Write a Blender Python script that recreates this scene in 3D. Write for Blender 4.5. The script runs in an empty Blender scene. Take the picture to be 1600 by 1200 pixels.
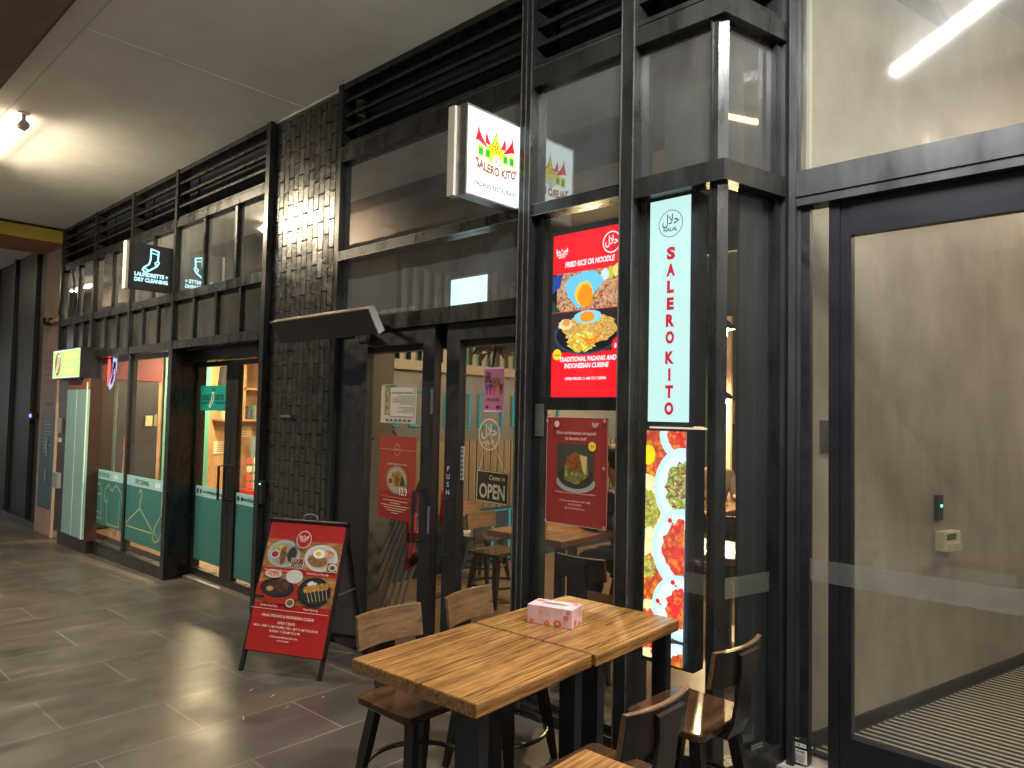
import bpy, bmesh, math, random
from mathutils import Matrix, Vector
random.seed(7)
SC = bpy.context.scene
COL = SC.collection
PI = math.pi
# ------------------------------------------------------------------ camera, world, exposure
CD = 2.8348
def cam_setup():
    f, yaw, p, r = 1134.19, math.radians(43.169), math.radians(2.5186), math.radians(1.203)
    fw = Vector((-math.sin(yaw)*math.cos(p), math.cos(yaw)*math.cos(p), math.sin(p)))
    rt = Vector((math.cos(yaw), math.sin(yaw), 0)); up = rt.cross(fw)
    rt2 = rt*math.cos(r)+up*math.sin(r); up2 = -rt*math.sin(r)+up*math.cos(r)
    c = bpy.data.cameras.new('camera'); o = bpy.data.objects.new('camera', c); COL.objects.link(o)
    c.sensor_width = 36; c.lens = f/1600*36; c.clip_start = .05; c.clip_end = 400
    m = Matrix((rt2, up2, -fw)).transposed().to_4x4(); m.translation = (0, -CD, 1.6)
    o.matrix_world = m; SC.camera = o
cam_setup()
w = bpy.data.worlds.new('World'); SC.world = w; w.use_nodes = True
bg = w.node_tree.nodes['Background']
bg.inputs[0].default_value = (.80, .79, .77, 1); bg.inputs[1].default_value = .62
SC.view_settings.view_transform = 'Standard'; SC.view_settings.look = 'None'
SC.view_settings.exposure = 1.22; SC.view_settings.gamma = 1
SC.cycles.use_denoising = True
SC.cycles.max_bounces = 8; SC.cycles.diffuse_bounces = 4; SC.cycles.glossy_bounces = 4
SC.cycles.transparent_max_bounces = 32; SC.cycles.sample_clamp_indirect = 6
SC.cycles.caustics_reflective = False; SC.cycles.caustics_refractive = False

# ------------------------------------------------------------------ materials
def lin(c):
    return tuple(((v/255)/12.92 if v/255 <= .04045 else ((v/255+.055)/1.055)**2.4) for v in c[:3])
MC = {}
def nodes(name):
    m = bpy.data.materials.new(name); m.use_nodes = True
    nt = m.node_tree; return m, nt, nt.nodes['Principled BSDF'], nt.nodes['Material Output']
def mat(name, col, rough=.5, metal=0, var=.0, vs=8, bump=0, bs=60, spec=.5, coat=0, stretch=(1, 1, 1), rvar=0):
    if name in MC: return MC[name]
    m, nt, p, out = nodes(name); col = tuple(col[:3])
    p.inputs['Base Color'].default_value = (*col, 1); p.inputs['Roughness'].default_value = rough
    p.inputs['Metallic'].default_value = metal; p.inputs['Specular IOR Level'].default_value = spec
    p.inputs['Coat Weight'].default_value = coat
    tc = nt.nodes.new('ShaderNodeTexCoord'); mp = nt.nodes.new('ShaderNodeMapping')
    mp.inputs['Scale'].default_value = stretch; nt.links.new(tc.outputs['Object'], mp.inputs[0])
    if var or rvar:
        n = nt.nodes.new('ShaderNodeTexNoise'); n.inputs['Scale'].default_value = vs; n.inputs['Detail'].default_value = 6
        n.inputs['Roughness'].default_value = .65
        nt.links.new(mp.outputs[0], n.inputs[0])
        if var:
            cr = nt.nodes.new('ShaderNodeValToRGB'); cr.color_ramp.elements[0].position = .3; cr.color_ramp.elements[1].position = .7
            cr.color_ramp.elements[0].color = (*[c*(1-var) for c in col], 1); cr.color_ramp.elements[1].color = (*[min(1, c*(1+var)) for c in col], 1)
            nt.links.new(n.outputs[0], cr.inputs[0]); nt.links.new(cr.outputs[0], p.inputs['Base Color'])
        if rvar:
            mr = nt.nodes.new('ShaderNodeMapRange'); mr.inputs[1].default_value = .3; mr.inputs[2].default_value = .7
            mr.inputs[3].default_value = max(.02, rough-rvar); mr.inputs[4].default_value = min(1, rough+rvar)
            nt.links.new(n.outputs[0], mr.inputs[0]); nt.links.new(mr.outputs[0], p.inputs['Roughness'])
    if bump:
        n2 = nt.nodes.new('ShaderNodeTexNoise'); n2.inputs['Scale'].default_value = bs; n2.inputs['Detail'].default_value = 4
        b = nt.nodes.new('ShaderNodeBump'); b.inputs['Strength'].default_value = bump; b.inputs['Distance'].default_value = .01
        nt.links.new(mp.outputs[0], n2.inputs[0]); nt.links.new(n2.outputs[0], b.inputs['Height']); nt.links.new(b.outputs[0], p.inputs['Normal'])
    MC[name] = m; return m
def C(r, g, b, e=0, rough=.45):
    """flat print colour from sRGB; e > 0 for a backlit print"""
    k = ('c', r, g, b, e, rough)
    if k in MC: return MC[k]
    m, nt, p, out = nodes('print_ink'); c = lin((r, g, b))
    if e:
        p.inputs['Base Color'].default_value = (*[v*.03 for v in c], 1); p.inputs['Specular IOR Level'].default_value = .25; p.inputs['Emission Color'].default_value = (*c, 1)
        p.inputs['Emission Strength'].default_value = e*.57
    else: p.inputs['Base Color'].default_value = (*c, 1)
    p.inputs['Roughness'].default_value = rough; MC[k] = m; return m
def glow(name, col, s):
    if name in MC: return MC[name]
    m, nt, p, out = nodes(name); em = nt.nodes.new('ShaderNodeEmission')
    em.inputs[0].default_value = (*col, 1); em.inputs[1].default_value = s; nt.links.new(em.outputs[0], out.inputs[0]); MC[name] = m; return m
def food(name, cols, scale=90, e=0, stretch=(1, 1, 1), dist=.05):
    k = ('f', name, e)
    if k in MC: return MC[k]
    m, nt, p, out = nodes('printed_'+name); N = nt.nodes; L = nt.links
    tc = N.new('ShaderNodeTexCoord'); mp = N.new('ShaderNodeMapping'); mp.inputs['Scale'].default_value = stretch
    no = N.new('ShaderNodeTexNoise'); no.inputs['Scale'].default_value = scale*.25; no.inputs['Detail'].default_value = 3
    mx = N.new('ShaderNodeVectorMath'); mx.operation = 'MULTIPLY_ADD'; mx.inputs[1].default_value = (dist,)*3
    vo = N.new('ShaderNodeTexVoronoi'); vo.inputs['Scale'].default_value = scale
    sp = N.new('ShaderNodeSeparateColor'); cr = N.new('ShaderNodeValToRGB'); cr.color_ramp.interpolation = 'B_SPLINE'
    L.new(tc.outputs['Object'], mp.inputs[0]); L.new(mp.outputs[0], no.inputs[0]); L.new(no.outputs['Color'], mx.inputs[0]); L.new(mp.outputs[0], mx.inputs[2])
    L.new(mx.outputs[0], vo.inputs[0]); L.new(vo.outputs['Color'], sp.inputs[0]); L.new(sp.outputs[0], cr.inputs[0])
    el = cr.color_ramp.elements
    while len(el) < len(cols): el.new(.5)
    for i, c in enumerate(cols): el[i].position = i/max(1, len(cols)-1); el[i].color = (*lin(c), 1)
    mu = N.new('ShaderNodeMix'); mu.data_type = 'RGBA'; mu.blend_type = 'MULTIPLY'; mu.inputs[0].default_value = .5
    c2 = N.new('ShaderNodeValToRGB'); c2.color_ramp.elements[0].position = .25; c2.color_ramp.elements[0].color = (1, 1, 1, 1)
    c2.color_ramp.elements[1].position = .75; c2.color_ramp.elements[1].color = (.12, .08, .05, 1)
    L.new(vo.outputs['Distance'], c2.inputs[0]); L.new(cr.outputs[0], mu.inputs[6]); L.new(c2.outputs[0], mu.inputs[7])
    if e:
        p.inputs['Base Color'].default_value = (.05, .05, .05, 1); L.new(mu.outputs[2], p.inputs['Emission Color']); p.inputs['Emission Strength'].default_value = e*.66
    else: L.new(mu.outputs[2], p.inputs['Base Color'])
    p.inputs['Roughness'].default_value = .4; MC[k] = m; return m
def wood(name, light, dark, axis='y', k=1.0, rough=.38, contrast=1, ring=False):
    if name in MC: return MC[name]
    m, nt, p, out = nodes(name); N = nt.nodes; L = nt.links
    tc = N.new('ShaderNodeTexCoord'); mp = N.new('ShaderNodeMapping')
    s = [26*k]*3; s['xyz'.index(axis)] = min(1.6*k, 1.5); mp.inputs['Scale'].default_value = s
    L.new(tc.outputs['Object'], mp.inputs[0])
    n = N.new('ShaderNodeTexNoise'); n.inputs['Scale'].default_value = 1.3; n.inputs['Detail'].default_value = 9; n.inputs['Roughness'].default_value = .7; n.inputs['Distortion'].default_value = .7 if not ring else 1.6
    L.new(mp.outputs[0], n.inputs[0])
    fine = N.new('ShaderNodeTexNoise'); fine.inputs['Scale'].default_value = 7; fine.inputs['Detail'].default_value = 4; L.new(mp.outputs[0], fine.inputs[0])
    cr = N.new('ShaderNodeValToRGB'); e = cr.color_ramp.elements; mid = [(a+b)/2 for a, b in zip(light, dark)]
    e[0].position = .34; e[0].color = (*dark, 1); e[1].position = .62; e[1].color = (*light, 1); q = e.new(.47); q.color = (*mid, 1)
    L.new(n.outputs[0], cr.inputs[0])
    c2 = N.new('ShaderNodeValToRGB'); c2.color_ramp.elements[0].position = .36; c2.color_ramp.elements[0].color = (.42, .36, .3, 1); c2.color_ramp.elements[1].position = .5; c2.color_ramp.elements[1].color = (1, 1, 1, 1)
    L.new(fine.outputs[0], c2.inputs[0])
    big = N.new('ShaderNodeTexNoise'); big.inputs['Scale'].default_value = 3.5; L.new(tc.outputs['Object'], big.inputs[0])
    c3 = N.new('ShaderNodeValToRGB'); c3.color_ramp.elements[0].position = .35; c3.color_ramp.elements[0].color = (.62, .6, .58, 1); c3.color_ramp.elements[1].position = .6; c3.color_ramp.elements[1].color = (1, 1, 1, 1)
    L.new(big.outputs[0], c3.inputs[0])
    a = N.new('ShaderNodeMix'); a.data_type = 'RGBA'; a.blend_type = 'MULTIPLY'; a.inputs[0].default_value = .8*contrast
    b = N.new('ShaderNodeMix'); b.data_type = 'RGBA'; b.blend_type = 'MULTIPLY'; b.inputs[0].default_value = .8
    L.new(cr.outputs[0], a.inputs[6]); L.new(c2.outputs[0], a.inputs[7]); L.new(a.outputs[2], b.inputs[6]); L.new(c3.outputs[0], b.inputs[7])
    L.new(b.outputs[2], p.inputs['Base Color']); p.inputs['Roughness'].default_value = rough
    bu = N.new('ShaderNodeBump'); bu.inputs['Strength'].default_value = .25; bu.inputs['Distance'].default_value = .003; L.new(fine.outputs[0], bu.inputs['Height']); L.new(bu.outputs[0], p.inputs['Normal'])
    MC[name] = m; return m
def glass(name, tint=(.9, .93, .93), rough=.02, dirt_haze=.0, dcol=(.5, .5, .5), ds=3, boost=1.0, wob=0.0):
    if name in MC: return MC[name]
    m, nt, p, out = nodes(name); N = nt.nodes; L = nt.links; N.remove(p)
    tr = N.new('ShaderNodeBsdfTransparent'); tr.inputs[0].default_value = (*tint, 1)
    gl = N.new('ShaderNodeBsdfGlossy'); gl.inputs['Roughness'].default_value = rough; gl.inputs[0].default_value = (1, 1, 1, 1)
    fr = N.new('ShaderNodeFresnel'); fr.inputs[0].default_value = 1.5
    ge = N.new('ShaderNodeNewGeometry'); inv = N.new('ShaderNodeMath'); inv.operation = 'SUBTRACT'; inv.inputs[0].default_value = 1; L.new(ge.outputs['Backfacing'], inv.inputs[1])
    mu = N.new('ShaderNodeMath'); mu.operation = 'MULTIPLY'; L.new(fr.outputs[0], mu.inputs[0]); L.new(inv.outputs[0], mu.inputs[1])
    m2 = N.new('ShaderNodeMath'); m2.operation = 'MULTIPLY'; m2.inputs[1].default_value = boost*1.7; m2.use_clamp = True; L.new(mu.outputs[0], m2.inputs[0])
    mx = N.new('ShaderNodeMixShader'); L.new(m2.outputs[0], mx.inputs[0]); L.new(tr.outputs[0], mx.inputs[1]); L.new(gl.outputs[0], mx.inputs[2])
    if wob:
        n2 = N.new('ShaderNodeTexNoise'); n2.inputs['Scale'].default_value = 2.2; bu = N.new('ShaderNodeBump'); bu.inputs['Strength'].default_value = wob; bu.inputs['Distance'].default_value = .02
        tc2 = N.new('ShaderNodeTexCoord'); L.new(tc2.outputs['Object'], n2.inputs[0]); L.new(n2.outputs[0], bu.inputs['Height']); L.new(bu.outputs[0], gl.inputs['Normal'])
    res = mx
    if dirt_haze:
        tc = N.new('ShaderNodeTexCoord'); mp = N.new('ShaderNodeMapping'); mp.inputs['Scale'].default_value = (1, 1, .35)
        n = N.new('ShaderNodeTexNoise'); n.inputs['Scale'].default_value = ds; n.inputs['Detail'].default_value = 8; n.inputs['Roughness'].default_value = .65
        L.new(tc.outputs['Object'], mp.inputs[0]); L.new(mp.outputs[0], n.inputs[0])
        mr = N.new('ShaderNodeMapRange'); mr.inputs[1].default_value = .35; mr.inputs[2].default_value = .75; mr.inputs[3].default_value = dirt_haze*.35; mr.inputs[4].default_value = dirt_haze*1.5
        L.new(n.outputs[0], mr.inputs[0])
        df = N.new('ShaderNodeBsdfDiffuse'); df.inputs[0].default_value = (*dcol, 1)
        m3 = N.new('ShaderNodeMixShader'); L.new(mr.outputs[0], m3.inputs[0]); L.new(mx.outputs[0], m3.inputs[1]); L.new(df.outputs[0], m3.inputs[2]); res = m3
    L.new(res.outputs[0], out.inputs[0]); MC[name] = m; return m
def film(name, col, tr=.35, clear=0.0):
    """translucent window film"""
    if name in MC: return MC[name]
    m, nt, p, out = nodes(name); N = nt.nodes; L = nt.links
    p.inputs['Base Color'].default_value = (*col, 1); p.inputs['Roughness'].default_value = .35
    t = N.new('ShaderNodeBsdfTranslucent'); t.inputs[0].default_value = (*col, 1)
    mx = N.new('ShaderNodeMixShader'); mx.inputs[0].default_value = tr; L.new(p.outputs[0], mx.inputs[1]); L.new(t.outputs[0], mx.inputs[2])
    x = N.new('ShaderNodeBsdfTransparent'); my = N.new('ShaderNodeMixShader'); my.inputs[0].default_value = clear; L.new(mx.outputs[0], my.inputs[1]); L.new(x.outputs[0], my.inputs[2])
    L.new(my.outputs[0], out.inputs[0]); MC[name] = m; return m

M_frame = mat('bronze_painted_metal', (.020, .020, .020), .30, .3, var=.45, vs=9, bump=.06, bs=240, rvar=.12, stretch=(1, 1, .3))
M_black = mat('black_powder_coat', (.011, .011, .013), .38, 0, var=.3, vs=14, rvar=.1)
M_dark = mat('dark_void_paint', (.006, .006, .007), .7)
M_panelg = mat('smoked_spandrel', (.035, .034, .032), .2, 0, var=.5, vs=3, rvar=.12, bump=.02, bs=8, stretch=(1, 1, .4))
M_alu = mat('brushed_aluminium', (.35, .34, .33), .35, .9, var=.2, vs=20)
M_white = mat('white_enamel', (.7, .69, .65), .35)
M_rubber = mat('black_rubber', (.01, .01, .01), .7)
G_shop = glass('shop_glass', (.95, .96, .96), dirt_haze=.014, wob=.02, boost=.5)
G_up = glass('upper_glass', (.55, .58, .58), rough=.03, boost=3.2, dirt_haze=.12, dcol=(.50, .52, .53), ds=2.2, wob=.05)  # pale reflected haze is mixed into the dirt layer of these panes
G_bay = glass('bay_glass', (.62, .64, .63), rough=.03, dirt_haze=.07, dcol=(.46, .44, .42), ds=2.6, wob=.05)
G_lob = glass('lobby_glass', (.95, .95, .93), rough=.015, dirt_haze=.03, dcol=(.5, .47, .42), ds=1.8)
G_lobup = glass('lobby_upper_glass', (.9, .9, .88), rough=.05, dirt_haze=.06, dcol=(.52, .50, .46), ds=1.6)

# ------------------------------------------------------------------ mesh builder
W = {}                                  # world matrix of every object made here
def F(x, y, z, yaw=0, tilt=0):
    """flat frame seen from outside: local x right, y up, z towards the viewer"""
    return Matrix.Translation((x, y, z)) @ Matrix.Rotation(math.radians(yaw), 4, 'Z') @ Matrix.Rotation(PI/2-math.radians(tilt), 4, 'X')
def TR(x, y, z, yaw=0): return Matrix.Translation((x, y, z)) @ Matrix.Rotation(math.radians(yaw), 4, 'Z')
I4 = Matrix.Identity(4)
def thing(name, label, cat, M, group=None):
    if not isinstance(M, Matrix): M = Matrix.Translation(M)
    o = bpy.data.objects.new(name, None); o.empty_display_size = .1; COL.objects.link(o); o.matrix_world = M; W[o] = M.copy()
    o['label'] = label; o['category'] = cat
    if group: o['group'] = group
    return o
def tag(o, label, cat, group=None):
    o['label'] = label; o['category'] = cat
    if group: o['group'] = group
    return o
def struct(o): o['kind'] = 'structure'; return o
TXT = {}
def text_mesh(s, bold):
    k = (s, bold)
    if k not in TXT:
        c = bpy.data.curves.new('t', 'FONT'); c.body = s; c.offset = bold; c.resolution_u = 3; c.fill_mode = 'FRONT'
        o = bpy.data.objects.new('t', c); COL.objects.link(o)
        dg = bpy.context.evaluated_depsgraph_get(); me = bpy.data.meshes.new_from_object(o.evaluated_get(dg))
        vs = [(v.co.x, v.co.y) for v in me.vertices]; fs = [tuple(p.vertices) for p in me.polygons]
        # make every face look the same way
        out = []
        for f in fs:
            a = sum(vs[f[i]][0]*vs[f[(i+1) % len(f)]][1]-vs[f[(i+1) % len(f)]][0]*vs[f[i]][1] for i in range(len(f)))
            out.append(f if a > 0 else f[::-1])
        bpy.data.objects.remove(o); bpy.data.curves.remove(c); bpy.data.meshes.remove(me)
        TXT[k] = (vs, out)
    return TXT[k]
class B:
    def __init__(s, M=None): s.v = []; s.f = []; s.M = M or I4
    def add(s, vs, fs, M=None):
        n = len(s.v); m = s.M @ M if M is not None else s.M
        s.v += [tuple(m @ Vector(v)) for v in vs]; s.f += [tuple(i+n for i in f) for f in fs]; return s
    def box(s, x0, x1, y0, y1, z0, z1, M=None):
        x0, x1 = sorted((x0, x1)); y0, y1 = sorted((y0, y1)); z0, z1 = sorted((z0, z1))
        return s.add([(x, y, z) for x in (x0, x1) for y in (y0, y1) for z in (z0, z1)],
            [(0, 1, 3, 2), (4, 6, 7, 5), (0, 4, 5, 1), (2, 3, 7, 6), (0, 2, 6, 4), (1, 5, 7, 3)], M)
    def prism(s, pts, a0, a1, axis='x', M=None):
        """profile pts extruded along axis"""
        n = len(pts)
        if axis == 'x': f = lambda p, a: (a, p[0], p[1])
        elif axis == 'y': f = lambda p, a: (p[0], a, p[1])
        else: f = lambda p, a: (p[0], p[1], a)
        vs = [f(p, a0) for p in pts]+[f(p, a1) for p in pts]
        return s.add(vs, [tuple(range(n))[::-1], tuple(range(n, 2*n))]+[(i, (i+1) % n, n+(i+1) % n, n+i) for i in range(n)], M)
    def tube(s, pts, r, n=10, M=None, r2=None, close=False):
        pts = [Vector(p) for p in pts]; vs = []; fs = []; N = len(pts)
        prev = None
        for i, p in enumerate(pts):
            if close: d = pts[(i+1) % N]-pts[i-1]
            else: d = pts[min(i+1, N-1)]-pts[max(i-1, 0)]
            d.normalize(); a = d.orthogonal().normalized() if prev is None else (prev-d*prev.dot(d)).normalized(); prev = a; b = d.cross(a)
            rr = r if r2 is None else r+(r2-r)*i/(N-1)
            vs += [p+(a*math.cos(2*PI*k/n)+b*math.sin(2*PI*k/n))*rr for k in range(n)]
        for i in range(N if close else N-1):
            j = (i+1) % N
            fs += [(i*n+k, i*n+(k+1) % n, j*n+(k+1) % n, j*n+k) for k in range(n)]
        if not close: fs += [tuple(range(n))[::-1], tuple(range((N-1)*n, N*n))]
        return s.add(vs, fs, M)
    def lathe(s, prof, n=20, M=None):
        vs = [(r*math.cos(2*PI*k/n), r*math.sin(2*PI*k/n), z) for r, z in prof for k in range(n)]; fs = []
        for i in range(len(prof)-1): fs += [(i*n+k, i*n+(k+1) % n, (i+1)*n+(k+1) % n, (i+1)*n+k) for k in range(n)]
        fs += [tuple(range(n))[::-1], tuple(range((len(prof)-1)*n, len(prof)*n))]
        return s.add(vs, fs, M)
    def flat(s, pts, d=0, M=None):
        a = sum(pts[i][0]*pts[(i+1) % len(pts)][1]-pts[(i+1) % len(pts)][0]*pts[i][1] for i in range(len(pts)))
        if a < 0: pts = pts[::-1]
        return s.add([(x, y, d) for x, y in pts], [tuple(range(len(pts)))], M)
    def build(s, name, m, parent=None, smooth=False, bevel=0, base=None):
        if parent is not None: Mw = W[parent]
        else:
            xs, ys, zs = zip(*s.v)
            Mw = base if base is not None else Matrix.Translation(((min(xs)+max(xs))/2, (min(ys)+max(ys))/2, min(zs)))
        inv = Mw.inverted(); me = bpy.data.meshes.new(name); me.from_pydata([inv @ Vector(v) for v in s.v], [], s.f); me.update()
        bm = bmesh.new(); bm.from_mesh(me)
        if bevel:
            bmesh.ops.remove_doubles(bm, verts=bm.verts, dist=1e-5)
            bmesh.ops.bevel(bm, geom=[e for e in bm.edges if len(e.link_faces) == 2 and e.calc_face_angle(0) > .6], offset=bevel, segments=2, profile=.5, affect='EDGES')
        bm.to_mesh(me); bm.free()
        if smooth:
            for p in me.polygons: p.use_smooth = True
            me.set_sharp_from_angle(angle=math.radians(40))
        o = bpy.data.objects.new(name, me); COL.objects.link(o); me.materials.append(m)
        if parent is not None: o.parent = parent
        else: o.matrix_world = Mw
        W[o] = Mw.copy(); return o
def clip(pts, r):
    for ax, lo, sgn in ((0, r[0], 1), (1, r[1], 1), (0, r[2], -1), (1, r[3], -1)):
        out = []
        for i in range(len(pts)):
            a, b = pts[i-1], pts[i]; ia = sgn*(a[ax]-lo) >= 0; ib = sgn*(b[ax]-lo) >= 0
            if ia != ib:
                t = (lo-a[ax])/(b[ax]-a[ax]); out.append((a[0]+t*(b[0]-a[0]), a[1]+t*(b[1]-a[1])))
            if ib: out.append(b)
        pts = out
        if not pts: return pts
    return pts
class Print:
    """printed artwork: thin ink layers in the plane of frame M; one mesh per named part"""
    def __init__(s, parent, M, clipr=None, step=.00035): s.p = parent; s.M = M; s.g = {}; s.d = .0006; s.c = clipr; s.step = step
    def b(s, name, m):
        s.d += s.step; return s.g.setdefault((name, m, s.d if name in ('plate_food', 'emblem', 'letter', 'photo_egg', 'inset_photos', 'plates') else 0), B(s.M))
    def poly(s, name, m, pts, noclip=False):
        if s.c and not noclip: pts = clip(pts, s.c)
        if len(pts) > 2: s.b(name, m).flat(pts, s.d)
    def rect(s, name, m, x0, y0, x1, y1): s.poly(name, m, [(x0, y0), (x1, y0), (x1, y1), (x0, y1)])
    def ell(s, name, m, cx, cy, rx, ry=None, n=36, rough=0, seed=0):
        ry = ry or rx; R = random.Random(seed)
        s.poly(name, m, [(cx+rx*(1+R.uniform(-rough, rough))*math.cos(2*PI*i/n), cy+ry*(1+R.uniform(-rough, rough))*math.sin(2*PI*i/n)) for i in range(n)])
    def ring(s, name, m, cx, cy, r, w, ry=None, n=40):
        b = s.b(name, m); ry = ry or r; ay = ry/r
        for i in range(n):
            a, c = 2*PI*i/n, 2*PI*(i+1)/n
            b.flat([(cx+q*math.cos(t), cy+q*ay*math.sin(t)) for q, t in ((r-w, a), (r, a), (r, c), (r-w, c))], s.d)
    def line(s, name, m, pts, w, close=False):
        b = s.b(name, m); P = [Vector(p) for p in pts]
        if close: P.append(P[0])
        for i in range(len(P)-1):
            d = (P[i+1]-P[i]); 
            if d.length < 1e-6: continue
            d.normalize(); nrm = Vector((-d.y, d.x))*w/2; e = d*w*.35
            q = [tuple(P[i]-e+nrm), tuple(P[i]-e-nrm), tuple(P[i+1]+e-nrm), tuple(P[i+1]+e+nrm)]
            if s.c: q = clip(q, s.c)
            if len(q) > 2: b.flat(q, s.d+i*1e-6)
    def text(s, name, m, t, x, y, h, w=None, al='c', bold=0, slant=0, curve=0):
        """h = cap height; w = fit to this width"""
        vs, fs = text_mesh(t, bold); x0 = min(v[0] for v in vs); x1 = max(v[0] for v in vs)
        k = h/.69; kx = k if w is None else w/(x1-x0); W_ = (x1-x0)*kx
        ox = {'c': x-W_/2, 'l': x, 'r': x-W_}[al]
        def pt(v):
            X = ox+(v[0]-x0)*kx; return (X+slant*v[1]*k, y+v[1]*k+curve*(X-x)**2, s.d)
        s.b(name, m).add([pt(v) for v in vs], fs)
    def done(s):
        return [b.build(n, m, s.p) for (n, m, q), b in s.g.items()]
def floor_z(x): return max(-.36, min(.112, .02*(x+7)))
HAL = "\uFEDD\uFEFC\uFEA3"
def mark_house(P, name, m, cx, cy, s, txt=True):
    """small one-colour roof emblem"""
    for k, (dx, h) in enumerate(((-.9, .8), (-.5, .55), (.5, .55), (.9, .8))):
        P.poly(name, m, [(cx+(dx-.22)*s, cy+.1*s), (cx+(dx+.22)*s, cy+.1*s), (cx+(dx+(.12 if dx > 0 else -.12))*s, cy+h*s)])
    P.line(name, m, [(cx-.35*s, cy), (cx, cy+.62*s), (cx+.35*s, cy)], .08*s)
    if txt: P.text(name, m, 'SALERO', cx, cy-.32*s, .3*s, 2.0*s, bold=.03); P.text(name, m, 'KITO', cx, cy-.7*s, .28*s, 1.2*s, bold=.03)
# ================================================================== SETTING
def pavement():
    m, nt, p, out = nodes('slate_paving'); N = nt.nodes; L = nt.links
    tc = N.new('ShaderNodeTexCoord'); sx = N.new('ShaderNodeSeparateXYZ'); L.new(tc.outputs['Object'], sx.inputs[0])
    ax = N.new('ShaderNodeMath'); ax.inputs[1].default_value = .29; L.new(sx.outputs[1], ax.inputs[0])
    ay = N.new('ShaderNodeMath'); ay.inputs[1].default_value = 3.49; L.new(sx.outputs[0], ay.inputs[0])
    cb = N.new('ShaderNodeCombineXYZ'); L.new(ax.outputs[0], cb.inputs[0]); L.new(ay.outputs[0], cb.inputs[1])
    br = N.new('ShaderNodeTexBrick'); L.new(cb.outputs[0], br.inputs[0]); br.inputs['Scale'].default_value = 1
    br.inputs['Brick Width'].default_value = .94; br.inputs['Row Height'].default_value = .4725; br.inputs['Mortar Size'].default_value = .0038; br.inputs['Mortar Smooth'].default_value = .1
    br.inputs['Color1'].default_value = (.056, .047, .040, 1); br.inputs['Color2'].default_value = (.076, .066, .056, 1); br.inputs['Mortar'].default_value = (.165, .15, .13, 1)
    n = N.new('ShaderNodeTexNoise'); n.inputs['Scale'].default_value = 1.6; n.inputs['Detail'].default_value = 10; n.inputs['Roughness'].default_value = .7; L.new(tc.outputs['Object'], n.inputs[0])
    mr = N.new('ShaderNodeMapRange'); mr.inputs[1].default_value = .3; mr.inputs[2].default_value = .7; mr.inputs[3].default_value = .62; mr.inputs[4].default_value = 1.4; L.new(n.outputs[0], mr.inputs[0])
    mx = N.new('ShaderNodeVectorMath'); mx.operation = 'SCALE'; L.new(br.outputs[0], mx.inputs[0]); L.new(mr.outputs[0], mx.inputs['Scale']); L.new(mx.outputs[0], p.inputs['Base Color'])
    mp = N.new('ShaderNodeMapping'); mp.inputs['Scale'].default_value = (5, 2.5, 1); L.new(tc.outputs['Object'], mp.inputs[0])
    n2 = N.new('ShaderNodeTexNoise'); n2.inputs['Scale'].default_value = 1.2; n2.inputs['Detail'].default_value = 8; L.new(mp.outputs[0], n2.inputs[0])
    m2 = N.new('ShaderNodeMapRange'); m2.inputs[1].default_value = .3; m2.inputs[2].default_value = .7; m2.inputs[3].default_value = .27; m2.inputs[4].default_value = .45; L.new(n2.outputs[0], m2.inputs[0]); L.new(m2.outputs[0], p.inputs['Roughness'])
    hb = N.new('ShaderNodeMath'); hb.operation = 'MULTIPLY_ADD'; hb.inputs[1].default_value = -1.0; L.new(br.outputs['Fac'], hb.inputs[0])
    h3 = N.new('ShaderNodeMath'); h3.operation = 'MULTIPLY'; h3.inputs[1].default_value = .25; L.new(n2.outputs[0], h3.inputs[0]); L.new(h3.outputs[0], hb.inputs[2])
    bu = N.new('ShaderNodeBump'); bu.inputs['Strength'].default_value = .35; bu.inputs['Distance'].default_value = .004; L.new(hb.outputs[0], bu.inputs['Height']); L.new(bu.outputs[0], p.inputs['Normal'])
    b = B(); xs = [-60, -25, -7, -1.4, 60]; 
    for i in range(4):
        x0, x1 = xs[i], xs[i+1]; z0, z1 = floor_z(x0), floor_z(x1)
        b.add([(x0, -30, z0), (x1, -30, z1), (x1, .42, z1), (x0, .42, z0)], [(0, 1, 2, 3)])
    struct(b.build('pavement', m, base=I4))
pavement()
struct(B().box(-60, 60, -30, -3.3, -.5, .118).build('lane_road', mat('bounce_concrete', (.36, .35, .33), .8, var=.2, vs=1.5), base=I4))  # unseen roadway slab added pale to bounce light up to the ceiling
M_ceil = mat('painted_soffit', (.84, .835, .79), .75, var=.10, vs=1.3, bump=.03, bs=50)
b = B(); b.box(-10.66, 3, -1.648, 0.02, 3.888, 4.0); b.box(-60, -11.6, -1.648, .3, 3.888, 4.0); struct(b.build('ceiling', M_ceil, base=I4))
b = B(); b.box(-10.66, 3, -1.508, -1.498, 3.884, 3.8895); b.box(-4.856, -4.846, -1.497, 0, 3.8835, 3.8895)
b.box(-10.66, 3, -.012, .0, 3.876, 3.8895)
struct(b.build('ceiling_joint', mat('joint_bead', (.66, .65, .6), .6), base=I4))
b = B(); b.box(-60, 4, -3.1, -1.85, 3.5, 4.3); b.box(-60, 4, -1.85, -1.648, 3.86, 4.3)
struct(b.build('soffit_beam', mat('stained_concrete', (.16, .125, .11), .85, var=.25, vs=2.5, bump=.3, bs=30), base=I4))
b = B(); b.box(-60, 12, .5, .9, 4.3, 12); struct(b.build('upper_floors', mat('dark_render', (.03, .03, .03), .8), base=I4))

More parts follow.
